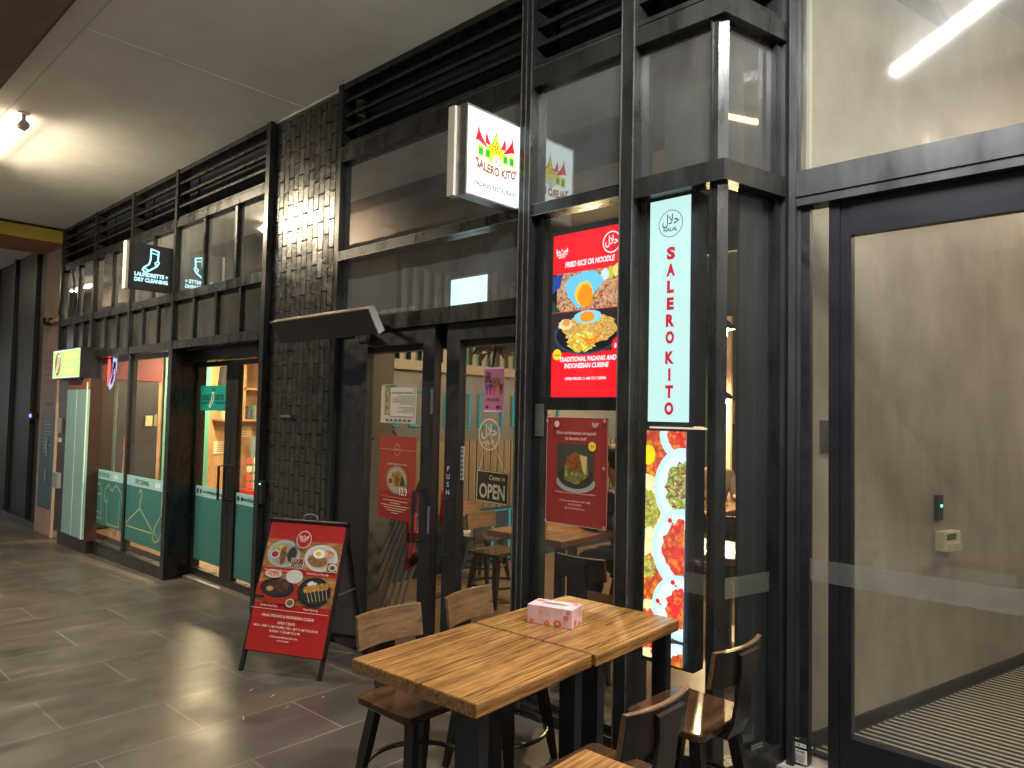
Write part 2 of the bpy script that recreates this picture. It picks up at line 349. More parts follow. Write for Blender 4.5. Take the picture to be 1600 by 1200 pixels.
# the far end of the covered walk
t = thing('portal_beam', 'yellow painted beam with terracotta soffit closing the far end of the walkway ceiling', 'beam', (-11.1, -.9, 3.7))
B().box(-10.66, -10.63, -1.648, 0, 3.70, 3.862).build('yellow_face', mat('yellow_paint', (.34, .25, .012), .5, var=.2, vs=5), t)
B().box(-11.6, -10.66, -1.648, 0, 3.70, 4.2).build('soffit', mat('terracotta_render', (.36, .17, .10), .7, var=.15, vs=3), t)
B().box(-10.66, -10.60, -1.648, 0, 3.866, 3.8845).build('shadow_trim', M_dark, t)
t = thing('corner_pillar', 'salmon rendered pillar with a faded mural panel left of the locker sign', 'pillar', (-11.05, .3, -.09))
B().box(-11.5, -10.66, -.0, .5, -.1, 3.70).build('shaft', mat('salmon_render', (.36, .25, .19), .7, var=.15, vs=4, bump=.15), t)
B().box(-10.665, -10.64, -.03, .0, -.08, 3.70).build('corner_bead', mat('cream_paint', (.6, .45, .33), .5), t)
def mural_mat():
    m, nt, p, out = nodes('faded_mural'); N = nt.nodes; L = nt.links
    tc = N.new('ShaderNodeTexCoord'); s = N.new('ShaderNodeSeparateXYZ'); L.new(tc.outputs['Object'], s.inputs[0])
    mr = N.new('ShaderNodeMapRange'); mr.inputs[1].default_value = .3; mr.inputs[2].default_value = 2.2; L.new(s.outputs[2], mr.inputs[0])
    n = N.new('ShaderNodeTexNoise'); n.inputs['Scale'].default_value = 6; n.inputs['Detail'].default_value = 8; L.new(tc.outputs['Object'], n.inputs[0])
    cr = N.new('ShaderNodeValToRGB'); e = cr.color_ramp.elements; e[0].color = (.03, .11, .14, 1); e[1].color = (.30, .15, .12, 1); q = e.new(.55); q.color = (.08, .13, .16, 1)
    a = N.new('ShaderNodeMath'); a.operation = 'MULTIPLY_ADD'; a.inputs[1].default_value = .35; L.new(n.outputs[0], a.inputs[0])
    sb = N.new('ShaderNodeMath'); sb.operation = 'SUBTRACT'; sb.inputs[1].default_value = .17; L.new(mr.outputs[0], sb.inputs[0]); L.new(sb.outputs[0], a.inputs[2])
    L.new(a.outputs[0], cr.inputs[0]); L.new(cr.outputs[0], p.inputs['Base Color']); p.inputs['Roughness'].default_value = .5; return m
B().box(-11.36, -10.72, -.012, 0, .28, 2.35).build('mural_panel', mural_mat(), t)
P = Print(t, F(-11.36, -.0125, .28)); wi = C(150, 165, 170)
P.text('lettering', C(20, 24, 26), 'TIMELESS', .36, 1.33, .035, .30, bold=.03)
R = random.Random(3)
for k in range(10): P.rect('lettering', wi, .16, 1.12-k*.045, .16+R.uniform(.2, .4), 1.128-k*.045)
for k in range(4): P.rect('lettering', C(120, 50, 48), .1, 1.62+k*.09, .1+R.uniform(.3, .5), 1.67+k*.09)
for k in range(5): P.ell('lettering', wi, .25+R.uniform(-.05, .15), .45+R.uniform(-.1, .5), .03, .05, rough=.3, seed=k)
P.done()
t = thing('shutter_wall', 'black roller shutter wall receding in the dark at the far left', 'wall', (-16, .2, -.2))
b = B(); b.box(-30, -11.5, .1, .5, -.4, 4.2)
for i in range(8): b.box(-12.3-i*1.2, -12.2-i*1.2, .05, .1, -.4, 3.9)
b.build('panel', mat('black_gloss_panel', (.003, .003, .004), .5, var=.4, vs=2), t)
B().box(-30, -11.5, .02, .1, -.4, .0).build('plinth', M_black, t)
t = thing('door_panel_light', 'small blue indicator light on the dark shutter wall', 'light', (-12.05, .05, 1.35))
B().box(-12.1, -12.0, .03, .1, 1.42, 1.50).build('housing', M_black, t); B().box(-12.09, -12.03, .02, .03, 1.44, 1.48).build('blue_lens', glow('blue_led', (.1, .12, 1), 3), t)

# opposite side of the lane: what the glass mirrors
t = thing('lane_building', 'dim rendered building with tall windows across the lane, seen in the glass', 'building', (-2, -9, 0))
b = B(); b.box(-40, 25, -9.6, -9, -.4, 6.2); b.build('wall', mat('grey_render', (.42, .41, .39), .85, var=.25, vs=1, bump=.2), t)  # render paled and wall kept low to bounce light and admit sky
for i in range(11):
    x = -22+i*3.3; fr = B().box(x, x+1.8, -9.0, -8.96, 2.2, 4.2).build('window', M_black, t)
    B().box(x+.1, x+1.7, -8.958, -8.95, 2.3, 4.1).build('pane', mat('dark_pane', (.03, .04, .05), .1), fr)
for i in range(9): B().box(-21+i*4.4, -20.4+i*4.4, -8.9, -8.3, -.4, 4.4).build('pier', mat('pale_pier', (.3, .27, .24), .8, var=.15), t)
t = thing('lane_railing', 'steel bar railing across the lane, mirrored in the lobby glass', 'railing', (-2, -6.4, 0))
b = B()
for i in range(150): b.box(-16+i*.13, -15.98+i*.13, -6.41, -6.39, 0, 1.25)
b.build('bars', mat('galvanised_bar', (.22, .21, .2), .5, .4), t)
b = B(); b.box(-16, 3.5, -6.43, -6.37, 1.25, 1.30); b.box(-16, 3.5, -6.43, -6.37, .1, .14); b.build('rail', mat('galvanised_bar', (.22, .21, .2)), t)

# ================================================================== CEILING TUBES
def tube_light(name, label, M, L, power, tint):
    t = thing(name, label, 'light', M)
    for nm, a0, da, pw in (('lit_face', PI+.85, PI-1.7, power), ('frosted_back', -.85, PI+1.7, power*.012)):
        n = 9; vs = [(x, .026*math.cos(a0+da*k/(n-1)), -.10+.026*math.sin(a0+da*k/(n-1))) for x in (.035, L-.035) for k in range(n)]
        B(M).add(vs, [(k, k+1, n+k+1, n+k) for k in range(n-1)]).build(nm, glow('tube_glow_%s_%.1f' % (nm, power), tint, pw), t, smooth=True)
    for x in (0, L-.07):
        e = B(M).tube([(x, 0, -.10), (x+.07, 0, -.10)], .036, 14).build('end_cap', mat('tube_cap', (.38, .34, .32), .4), t, smooth=True)
        B(M).lathe([(.04, -.012), (.04, 0)], 14, Matrix.Translation((x+.035, 0, 0))).build('ceiling_plate', M_white, e)
        B(M).box(x+.022, x+.048, -.012, .012, -.09, -.01).build('stem', mat('tube_cap', (.38, .34, .32)), e)
    return t
TUBE = 620
tube_light('tube_light', 'glowing tube light under the pale ceiling at the far left', TR(-8.20, -1.405, 3.886), 1.60, TUBE, (1, .84, .58))
tube_light('tube_light', 'cool tube light hung diagonally under the ceiling, mirrored above the lobby doors', TR(-1.36, -1.2, 3.886, 41.5), 1.5, 520, (1, 1, .95))
tube_light('tube_light', 'added neutral fill tube on the ceiling out of view, right of the lobby doors', TR(1.6, -1.39, 3.886), 1.5, 200, (1, .95, .84))  # added out of view as fill for the ceiling and tables
tube_light('tube_light', 'tube light beyond the yellow beam, mirrored in the far upper windows', TR(-15.4, -1.39, 3.886), 1.5, 60, (1, .84, .6))

# ================================================================== LAUNDRETTE SHOPFRONT
LF = thing('laundrette_shopfront', 'black framed laundrette shopfront with teal film on its lower glass', 'shopfront', (-7.9, 0, -.02))
def louvre(parent, x0, x1, z0=3.39, z1=3.84, n=4):
    b = B(); h = (z1-z0)/n
    for i in range(n):
        z = z0+h*i
        b.prism([(-.035, z+.012), (-.035, z+.034), (.0, z+.045), (.10, z+h*.98), (.10, z+h*.9), (.0, z+.02)], x0, x1, 'x')
    b.build('louvre', M_frame, parent)
    B().box(x0, x1, .16, .2, z0-.03, z1+.05).build('louvre_backing', M_dark, parent)
b = B(); mull = [-10.62, -9.355, -8.185, -7.055]
for x in mull: b.box(x-.022, x+.028, -.055, .06, 2.17, 3.888)
b.box(-5.335, -5.275, -.055, .06, 0.02, 3.888)
b.box(-10.62, -5.30, -.045, .06, 3.842, 3.884); 
for z0, z1, y in ((3.325, 3.39, -.05), (2.62, 2.70, -.045), (2.165, 2.24, -.048)): b.box(-10.62, -5.335, y, .06, z0, z1)
ups = [(-10.592, -9.99), (-9.95, -9.377), (-9.327, -8.79), (-8.75, -8.207), (-8.157, -7.64), (-7.60, -7.077), (-7.027, -6.475), (-6.435, -5.865), (-5.825, -5.335)]
los = [-10.592, -10.06, -9.71, -9.355, -8.95, -8.57, -8.185, -7.83, -7.45, -7.055, -6.625, -6.175, -5.735, -5.335]
for a in ups[:-1]:
    if min(abs(a[1]-m) for m in mull) > .05: b.box(a[1], a[1]+.04, -.035, .05, 2.70, 3.325)
for x in los[1:-1]: b.box(x-.018, x+.018, -.035, .05, 2.24, 2.62)
b.box(-9.36, -9.29, -.03, .06, -.02, 2.165); b.box(-8.2, -8.145, -.025, .05, .0, 2.165); b.box(-7.10, -7.02, -.05, .06, -.02, 2.165)
b.box(-9.29, -7.10, -.04, .08, -.08, .075); b.box(-9.29, -8.2, -.03, .05, .075, .105); b.box(-8.145, -7.1, -.03, .05, .075, .105)
b.box(-7.10, -7.045, .06, .30, -.02, 2.165); b.box(-7.045, -5.3, .12, .30, 2.06, 2.165)
b.box(-5.62, -5.53, .18, .26, 0, 2.06); b.box(-5.53, -5.3, .2, .24, 0, 2.06)
b.build('frame', M_frame, LF)
lx = [-10.592, -9.377, -9.327, -8.207, -8.157, -7.077, -7.027, -5.335]
for i in range(0, 8, 2): louvre(LF, lx[i], lx[i+1])
for a in ups: B().box(a[0], a[1], -.004, .004, 2.70, 3.325).build('upper_pane', G_up, LF)
for i in range(13): B().box(los[i]+.018, los[i+1]-.018, -.006, .004, 2.24, 2.62).build('spandrel_panel', M_panelg, LF)
B().box(-10.62, -5.3, .55, .6, 2.2, 3.88).build('bulkhead', mat('dim_plaster', (.10, .10, .10), .8, var=.3, vs=2), LF)
TEAL = (.085, .27, .29); F_teal = film('teal_film', TEAL, .55, .06); F_band = film('pale_blue_film', (.42, .66, .74), .45, .0)
for x0, x1, word, wx in ((-9.29, -8.2, 'WASH, DRY AND FOLD', .38), (-8.145, -7.10, 'DRY CLEANING', .42)):
    g = B().box(x0, x1, -.004, .004, .105, 2.165).build('window_pane', G_shop, LF)
    zz = .30 if x0 < -9 else .235
    B().box(x0, x1, -.0075, -.0045, zz, .80).build('teal_film', F_teal, g); B().box(x0, x1, -.0075, -.0045, .801, .905).build('pale_band', F_band, g)
    P = Print(g, F(x0, -.0076, .80)); k = C(12, 30, 45); P.text('lettering', k, word, wx, .03, .045, .50 if len(word) > 12 else .36, bold=.02)
    for q in (0, .07): P.rect('lettering', C(235, 240, 240), .76+q, .03, .81+q, .075)
    P.rect('lettering', C(235, 240, 240), .74, .012, .9, .016)
    ln = C(175, 185, 140); 
    if x0 < -9:
        P.line('line_art', ln, [(.05, -.13), (.20, -.07), (.36, -.07+.02), (.40, -.16), (.05, -.20)], .012); P.line('line_art', ln, [(.40, -.16), (.40, -.44), (.05, -.42)], .012); P.line('line_art', ln, [(.05, -.36), (.38, -.37)], .008)
        P.line('line_art', ln, [(.52, -.10), (.62, -.04), (.68, -.09), (.75, -.10), (.81, -.05), (.85, -.03), (1.0, -.10), (1.05, -.22)], .012); P.line('line_art', ln, [(.52, -.10), (.50, -.22), (.58, -.24), (.59, -.18), (.60, -.47), (.97, -.47), (.97, -.2)], .012)
    else:
        P.line('line_art', ln, [(.36, -.06), (.37, -.03), (.40, -.025), (.43, -.05), (.42, -.1), (.39, -.14), (.39, -.21), (.70, -.38), (.70, -.42), (.05, -.42), (.05, -.38), (.39, -.21)], .013)
        P.line('line_art', ln, [(.94, .0-.01), (.93, -.22), (.76, -.38), (.74, -.46), (.80, -.50), (.88, -.47), (1.04, -.30)], .013); P.line('line_art', ln, [(.94, -.06), (1.04, -.06)], .012); P.line('line_art', ln, [(.76, -.38), (.86, -.45)], .01)
    P.done()
# doors
for x0, x1, gx0, gx1, hx in ((-7.045, -6.292, -7.00, -6.41, -6.345), (-6.286, -5.62, -6.18, -5.66, -6.235)):
    d = B(); d.box(x0, gx0, .20, .25, .03, 2.05); d.box(gx1, x1, .20, .25, .03, 2.05); d.box(gx0, gx1, .20, .25, .03, .10); d.box(gx0, gx1, .20, .25, 2.005, 2.05)
    d = d.build('door', M_frame, LF)
    g = B().box(gx0, gx1, .221, .229, .10, 2.005).build('door_pane', G_shop, d)
    B().box(gx0, gx1, .2175, .2205, .18 if x0 < -7 else .13, .775).build('teal_film', F_teal, g); B().box(gx0, gx1, .2175, .2205, .776, .875).build('pale_band', F_band, g)
    P = Print(g, F(gx0, .2173, .775)); k = C(14, 40, 60)
    P.text('lettering', k, 'www.thelonelysock.com.au', .36 if x0 < -7 else .33, .036, .036, .40, bold=.015); P.rect('lettering', k, .03, .03, .07, .07); P.rect('lettering', k, .10, .03, .13, .07); P.done()
    s = -.035
    h = B(); h.tube([(hx, .2, .80), (hx, .13, .80), (hx, .13, 1.10), (hx, .2, 1.10)], .011, 8); h.build('handle', M_black, d, smooth=False)
b = B(); b.box(-7.0, -5.3, .12, .3, -.03, .03); b.build('threshold', mat('worn_steel', (.25, .22, .18), .4, .6), LF)
# posters of the shop glass
t = thing('shop_notice', 'teal shop notice with a white sock taped inside the left laundrette door', 'sign', (-6.69, .216, 1.59))
B().box(-6.96, -6.42, .212, .216, 1.59, 1.825).build('sheet', C(10, 128, 120), t)
P = Print(t, F(-6.96, .2118, 1.59)); k = C(8, 30, 34); P.text('lettering', k, 'LONELY', .135, .10, .05, .22, bold=.02); P.text('lettering', k, 'SOCK', .405, .10, .05, .18, bold=.02); P.text('lettering', k, 'THE', .27, .19, .018, .05, bold=.02)
P.text('lettering', k, 'LAUNDRETTE +', .12, .065, .018, .19, bold=.01); P.text('lettering', k, 'DRY CLEANING', .42, .065, .018, .19, bold=.01)
P.line('sock_drawing', C(225, 235, 230), [(.255, .17), (.285, .17), (.28, .10), (.23, .04), (.205, .03), (.20, .05), (.245, .10), (.255, .17)], .009); P.done()

# ================================================================== TILED PILLAR
TP = thing('tiled_pillar', 'pillar clad in glossy black handmade tiles between the two shops', 'pillar', (-4.8, .1, 0))
B().box(-5.275, -4.335, .006, .5, 0, 3.888).build('core', mat('grey_grout', (.09, .08, .07), .8), TP)
M_tile = mat('black_glazed_tile', (.032, .029, .026), .27, 0, var=.3, vs=11, bump=.3, bs=9, rvar=.08, spec=.5)
b = B(); R = random.Random(5); cw = .0715; th = .205
for c in range(13):
    x0 = -5.265+c*cw; z = .0-th*(.5 if c % 2 else 0)
    while z < 3.86:
        za, zb = max(z+.0022, .03), min(z+th-.0022, 3.86)
        if zb-za > .03:
            a, d = R.uniform(-.035, .035), R.uniform(-.012, .012); xa, xb = x0+.001, x0+cw-.001; e = .004
            f = lambda x, zz: -.006+a*(x-(xa+xb)/2)+d*(zz-(za+zb)/2)
            vs = [(xa, .015, za), (xb, .015, za), (xb, .015, zb), (xa, .015, zb)]+[(xa, .002, za), (xb, .002, za), (xb, .002, zb), (xa, .002, zb)]
            vs += [(xa+e, f(xa, za), za+e), (xb-e, f(xb, za), za+e), (xb-e, f(xb, zb), zb-e), (xa+e, f(xa, zb), zb-e)]
            b.add(vs, [(0, 1, 5, 4), (1, 2, 6, 5), (2, 3, 7, 6), (3, 0, 4, 7), (4, 5, 9, 8), (5, 6, 10, 9), (6, 7, 11, 10), (7, 4, 8, 11), (8, 9, 10, 11)])
        z += th
b.build('tiles', M_tile, TP)
B().box(-4.335, -4.285, -.05, .06, .03, 3.888).build('edge_trim', M_frame, TP)
t = thing('card_reader', 'small black card reader with a green light at the left edge of the tiled pillar', 'reader', (-5.25, -.02, .93))
B().box(-5.275, -5.225, -.05, -.012, .88, 1.06).build('housing', M_black, t, bevel=.006); B().box(-5.262, -5.246, -.053, -.05, 1.03, 1.04).build('status_light', glow('green_led', (.1, 1, .3), 3), t)
t = thing('wall_hook', 'thin metal hook fixed on the black tiles', 'hook', (-4.95, -.02, 1.55))
B().box(-5.03, -4.88, -.028, -.012, 1.555, 1.57).build('bar', M_alu, t)

# ================================================================== RESTAURANT SHOPFRONT
RF = thing('restaurant_shopfront', 'black framed glass restaurant shopfront with louvres and a corner bay', 'shopfront', (-2.9, 0, .08))
U = Vector((.2239, .9746, 0)); RA = Vector((-1.46, 0, 0)); YAW = 77.06
RET = TR(-1.46, 0, 0, YAW)              # local x along the return, -y outward
b = B()
b.box(-4.285, -2.57, -.045, .06, 3.842, 3.884); b.box(-2.5, -1.93, -.045, .06, 3.842, 3.884)
b.box(-2.572, -2.502, -.065, .10, .06, 3.888); b.box(-1.932, -1.862, -.065, .10, .06, 3.888)
b.box(-4.285, -2.572, -.05, .06, 3.325, 3.425); b.box(-2.502, -1.932, -.05, .06, 3.325, 3.425)
b.box(-4.285, -2.572, -.05, .06, 2.645, 2.70); b.box(-2.502, -1.932, -.05, .06, 2.645, 2.70)
b.box(-4.285, -2.572, -.048, .06, 2.13, 2.225)
b.box(-2.502, -1.932, -.06, .06, .07, .15); b.box(-2.502, -1.932, -.02, .04, .15, .185)
b.box(-2.502, -2.44, -.012, .04, .185, 2.645); b.box(-2.44, -1.932, -.012, .03, 1.635, 1.695)
b.build('frame', M_frame, RF)
M_rib = mat('highlight_metal_edge', (.16, .155, .145), .32, .6, var=.4, vs=20)  # paler metal stands in for highlight lines along the mullion edges
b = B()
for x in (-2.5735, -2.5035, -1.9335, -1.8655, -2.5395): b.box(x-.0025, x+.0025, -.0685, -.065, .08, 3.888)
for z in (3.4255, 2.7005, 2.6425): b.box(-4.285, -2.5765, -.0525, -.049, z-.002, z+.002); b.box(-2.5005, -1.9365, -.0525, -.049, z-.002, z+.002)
b.build('highlight_beads', M_rib, RF)
b = B(); b.box(-4.285, -3.995, -.02, .06, .05, 2.13); b.box(-4.285, -2.572, .06, .14, 2.0, 2.13); b.build('door_surround', M_black, RF)
b = B()
def rp(sx, off): q = RET @ Vector((sx, -off, 0)); return (q.x, q.y)
for z0, z1, off in ((3.325, 3.41, .06), (2.61, 2.70, .058), (3.842, 3.884, .045), (.09, .19, .058)):
    k = (off-.03+.0)/1.0; s0 = -(off-.2239*off)/.9746; c = rp(s0, off)
    b.prism([(-1.862, -off), (c[0], c[1]), (-1.47, .03), (-1.862, .03)], z0, z1, 'z'); b.prism([c, rp(.37, off), rp(.37, -.04), (-1.47, .03)], z0, z1, 'z')
c = rp(-.0345, .034)
b.prism([(-1.492, -.036), (-1.455, -.036), rp(.006, .036), rp(.006, -.015), (-1.492, .015)], .09, 3.888, 'z')
b.box(-1.488, -1.480, -.044, -.036, .19, 3.86)
b.box(.335, .372, -.03, .05, .19, 3.888, RET)
b.build('bay_frame', M_frame, RF)
louvre(RF, -4.285, -2.572, 3.43, 3.84, 4); louvre(RF, -2.502, -1.932, 3.43, 3.84, 4); louvre(RF, -1.862, -1.46, 3.42, 3.84, 4)
bb = B(RET); 
for i in range(4):
    z = 3.42+.105*i; bb.prism([(-.035, z+.012), (-.035, z+.034), (.0, z+.045), (.10, z+.1), (.10, z+.09), (.0, z+.02)], .02, .335, 'x')
bb.build('louvre', M_frame, RF)
for x0, x1, z0, z1, g in ((-4.285, -2.572, 2.70, 3.325, G_up), (-4.285, -2.572, 2.225, 2.645, G_up), (-2.502, -1.932, 2.70, 3.325, G_up), (-2.44, -1.932, 1.695, 2.645, G_shop), (-2.44, -1.932, .185, 1.635, G_shop), (-1.862, -1.5, 2.70, 3.325, G_bay), (-1.862, -1.5, .19, 2.61, G_shop)):
    B().box(x0, x1, -.004, .004, z0, z1).build('pane', g, RF)
B(RET).box(.03, .335, -.004, .004, 2.70, 3.325).build('pane', G_bay, RF); B(RET).box(.008, .335, -.004, .004, .19, 2.61).build('pane', G_shop, RF)
F_frost = film('frosted_film', (.42, .42, .37), .6, .78)
B().box(-1.60, -1.50, -.0075, -.005, .86, .945).build('frosted_band', F_frost, RF); B(RET).box(.03, .335, -.0075, -.005, .85, .935).build('frosted_band', F_frost, RF)
# dark lining column inside the bay
B(RET).box(.140, .34, .008, .022, .19, 2.61).build('lining_panel', mat('dark_green_lining', (.012, .014, .013), .5, var=.3, vs=5), RF)
B().box(-1.86, -1.47, .20, .24, 2.72, 3.8).build('bulkhead', mat('grey_board', (.12, .115, .11), .8, var=.3, vs=2.5), RF)
B().box(-4.285, -1.93, 1.6, 1.65, 2.72, 3.8).build('bulkhead', mat('grey_board', (.12, .115, .11)), RF)
B().box(-5.35, -1.0, .105, 6.1, 3.90, 3.96).build('roof_blocker', M_dark, RF); B().box(-5.34, -5.29, .6, 6.1, 2.7, 3.9).build('side_blocker', M_dark, RF); B().box(-5.3, -.3, 6.1, 6.15, .1, 3.9).build('back_blocker', M_dark, RF)  # unseen boards added to block sky light behind the upper glass
B().box(-4.285, -1.5, .24, .27, 3.33, 3.89).build('front_blocker', M_dark, RF); B(RET).box(.03, .4, .24, .27, 3.33, 3.89).build('front_blocker', M_dark, RF)  # further added boards shutting sky light out behind the louvres
B().box(-10.7, -5.3, .205, .6, 3.86, 3.92).build('roof_blocker', M_dark, LF); B().box(-10.68, -10.63, .0, .6, 2.2, 3.88).build('side_blocker', M_dark, LF)  # added boards block sky light above the laundrette panes too
# doors
for x0, x1, g0, g1, M, hx in ((-3.99, -3.262, -3.935, -3.37, TR(0, 0, 0), -3.31), (-3.172, -2.575, -3.06, -2.615, TR(0, .015, 0), -3.115)):
    d = B(M); d.box(x0, g0, -.03, .025, .09, 2.125); d.box(g1, x1, -.03, .025, .09, 2.125); d.box(g0, g1, -.03, .025, .09, .16); d.box(g0, g1, -.03, .025, 2.03, 2.125)
    d = d.build('door', M_black, RF)
    B(M).box(g0, g1, -.006, .002, .16, 2.03).build('door_pane', G_shop, d)
    h = B(M); h.tube([(hx-.05, -.03, .85), (hx-.05, -.085, .85), (hx-.05, -.085, 1.145), (hx-.05, -.03, 1.145)], .010, 8) if hx < -3.2 else h.tube([(hx+.01, -.03, .80), (hx+.01, -.075, .80), (hx+.01, -.075, 1.12), (hx+.01, -.03, 1.12)], .009, 8)
    h.build('handle', M_black, d)
    if hx < -3.2:
        B(M).box(-3.283, -3.266, -.036, -.03, 1.60, 1.75).build('lock_plate', M_alu, d); B(M).box(-3.285, -3.268, -.036, -.03, .90, 1.06).build('lock_plate', M_alu, d)
    else:
        P = Print(d, F(-3.145, -.0155, 1.10)); 
        for k, ch in enumerate('PUSH'): P.text('push_lettering', C(205, 205, 200), ch, .012, .175-k*.045, .028, bold=.01)
        P.done()
        B(M).box(-3.055, -3.028, -.0085, -.0065, 1.23, 1.42).build('safety_strip', C(200, 195, 190), d)
        P = Print(d, F(-3.055, .0063, 1.23))
        for k in range(7): P.rect('strip_marks', C(40, 35, 40) if k != 3 else C(150, 30, 30), .006, .012+k*.026, .021, .026+k*.026)
        P.done()
P = Print(RF, F(-3.96, -.0052, 2.235)); P.text('address_lettering', C(200, 200, 195), '9 ROSE LANE, MELBOURNE 3000', .0, .010, .022, .47, al='l', bold=.0); P.done()
B().box(-1.79, -1.5, -.012, -.006, 1.558, 1.566).build('light_strip', C(225, 205, 190, .8), RF)

# ================================================================== LOBBY ENTRANCE
LB = thing('lobby_entrance', 'tall dark framed glass lobby entrance at the right edge', 'entrance', (-.3, .4, .11))
b = B(); b.box(.372, .43, -.05, .08, .11, 3.888, RET); b.box(.462, .50, -.04, .06, .11, 3.888, RET)
b.box(-1.305, -1.275, .34, .46, .11, 3.888)
b.box(-1.275, 1.9, .345, .46, 2.60, 2.66); b.box(-1.275, 1.9, .352, .46, 2.56, 2.60); b.box(-1.275, 1.9, .345, .46, 2.66, 2.715)
b.box(-1.275, 1.9, .36, .46, 3.86, 3.9); b.box(-1.275, -1.262, .37, .43, .11, 3.86)
b.build('frame', mat('charcoal_anodised', (.035, .036, .038), .38, .3, var=.25, vs=8, rvar=.1, stretch=(1, 1, .3)), LB)
B(RET).box(.43, .462, -.058, .06, .11, 3.888).build('mastic_joint', mat('crumbling_mastic', (.20, .18, .16), .9, var=.6, vs=30, bump=.8, bs=80), LB)
B().box(-1.275, -1.225, .38, .42, .13, 2.56).build('side_stile', M_black, LB)
B().box(-1.225, -1.145, .396, .404, .14, 2.56).build('side_pane', G_lob, LB)
d = B(); d.box(-1.145, -1.10, .385, .43, .13, 2.56); d.box(-1.10, -1.055, .395, .44, .13, 2.56); d.box(-1.055, .9, .39, .44, 2.405, 2.56); d.box(-1.055, .9, .39, .44, .13, .29)
d = d.build('sliding_door', mat('blue_black_anodised', (.012, .013, .017), .3, .2, var=.3, vs=5), LB)
B().box(-1.055, .9, .411, .419, .29, 2.405).build('door_pane', G_lob, d)
B().box(-1.275, 1.9, .396, .404, 2.715, 3.86).build('upper_pane', G_lobup, LB)
b = B(); b.box(-1.275, -1.145, .393, .3955, .915, 1.008); b.box(-1.145, .9, .380, .3845, .915, 1.008); b.build('frosted_band', F_frost, LB)
b = B(); b.box(-1.40, 1.9, .30, .50, .05, .12); b.build('threshold', mat('worn_sill', (.30, .27, .24), .6, var=.5, vs=20), LB)
M_pl = mat('polished_plaster', (.40, .355, .30), .42, var=.26, vs=2.2, bump=.16, bs=9, rvar=.12, stretch=(1, 1, .7))
LW = TR(-1.236, .957, 0, YAW)           # lobby side wall frame
B(LW).box(-.345, 7, 0, .12, .1, 4.3).build('side_wall', M_pl, LB)
B(LW).box(-.37, -.345, -.006, .12, .1, 4.3).build('wall_edge', mat('cream_edge', (.62, .60, .50), .5), LB)
B(LW).box(-.33, 7, -.012, 0, .1, .165).build('skirting', mat('charcoal_skirting', (.02, .02, .02), .5), LB)
B().box(-1.5, 2.0, .5, 9, 4.25, 4.35).build('lobby_ceiling', mat('lobby_ceiling_paint', (.6, .58, .52), .8), LB)
B().box(1.9, 2.0, .3, 9, .1, 4.3).build('far_wall', M_pl, LB)
B().box(-1.5, 2.0, 8.9, 9, .1, 4.3).build('back_wall', M_pl, LB)
B().box(-1.30, 2, .46, 9, .06, .10).build('lobby_floor', mat('dark_lobby_floor', (.03, .028, .026), .4), LB)
b = B(); b2 = B()
for i in range(70):
    y = .55+i*.05; xl = -1.236+(y-.957)*.2297+.06
    b.box(xl, 1.85, y, y+.034, .1, .116); b2.box(xl, 1.85, y+.036, y+.045, .1, .1195)
t = thing('entrance_mat', 'ribbed black entrance mat with pale metal strips inside the lobby', 'mat', (.2, 2, .1))
b.build('rubber_ribs', mat('mat_rubber', (.018, .015, .013), .8, var=.4, vs=40), t); b2.build('metal_strips', mat('mat_strip', (.70, .60, .46), .45, .3), t)
for k, y in enumerate((1.85, 4.0, 6.2)):
    t = thing('ceiling_light', ('yellow strip light in the lobby nearest the doors, mirrored in the bay return glass', 'yellow strip light in the middle of the lobby ceiling', 'yellow strip light deepest in the lobby ceiling')[k], 'light', (1, y+.22, 4.2), 'lobby strip lights')
    B().box(.94, 1.0, y-.02, y+.47, 4.17, 4.25).build('housing', M_white, t); B().box(.955 if k == 0 else .945, .98 if k == 0 else .995, y, y+.45, 4.14, 4.17).build('diffuser', glow('lobby_glow%d' % k, (1, .72, .22) if k == 0 else (1, .86, .68), (30, 165, 165)[k]), t)
t = thing('exit_reader', 'slim black exit reader with a green dot on the lobby wall', 'reader', LW @ Matrix.Translation((.84, 0, 1.1)))
B(LW).box(.80, .87, -.02, 0, 1.07, 1.21).build('housing', M_black, t, bevel=.004); B(LW).tube([(.845, -.023, 1.15), (.845, -.019, 1.15)], .008, 12).build('green_dot', glow('green_led', (.1, 1, .3), 3), t)
t = thing('door_intercom', 'white plastic release box with a small screen below the exit reader', 'intercom', LW @ Matrix.Translation((.9, 0, .95)))
B(LW).box(.81, .99, -.055, 0, .90, 1.01).build('housing', C(225, 215, 185), t, bevel=.006); B(LW).box(.83, .93, -.058, -.055, .965, .998).build('screen', C(60, 70, 60), t)
B(LW).box(.84, .97, -.07, -.055, .905, .945).build('flap', C(205, 195, 165), t)
t = thing('vent_plate', 'small ribbed metal vent plate on the lobby wall beside the door stile', 'vent', LW @ Matrix.Translation((-.22, 0, 1.53)))
b = B(LW); b.box(-.27, -.14, -.01, 0, 1.455, 1.61)
for i in range(10): b.box(-.255, -.155, -.014, -.01, 1.465+i*.012, 1.471+i*.012)
b.build('plate', mat('bronze_plate', (.12, .10, .085), .5, .4), t)
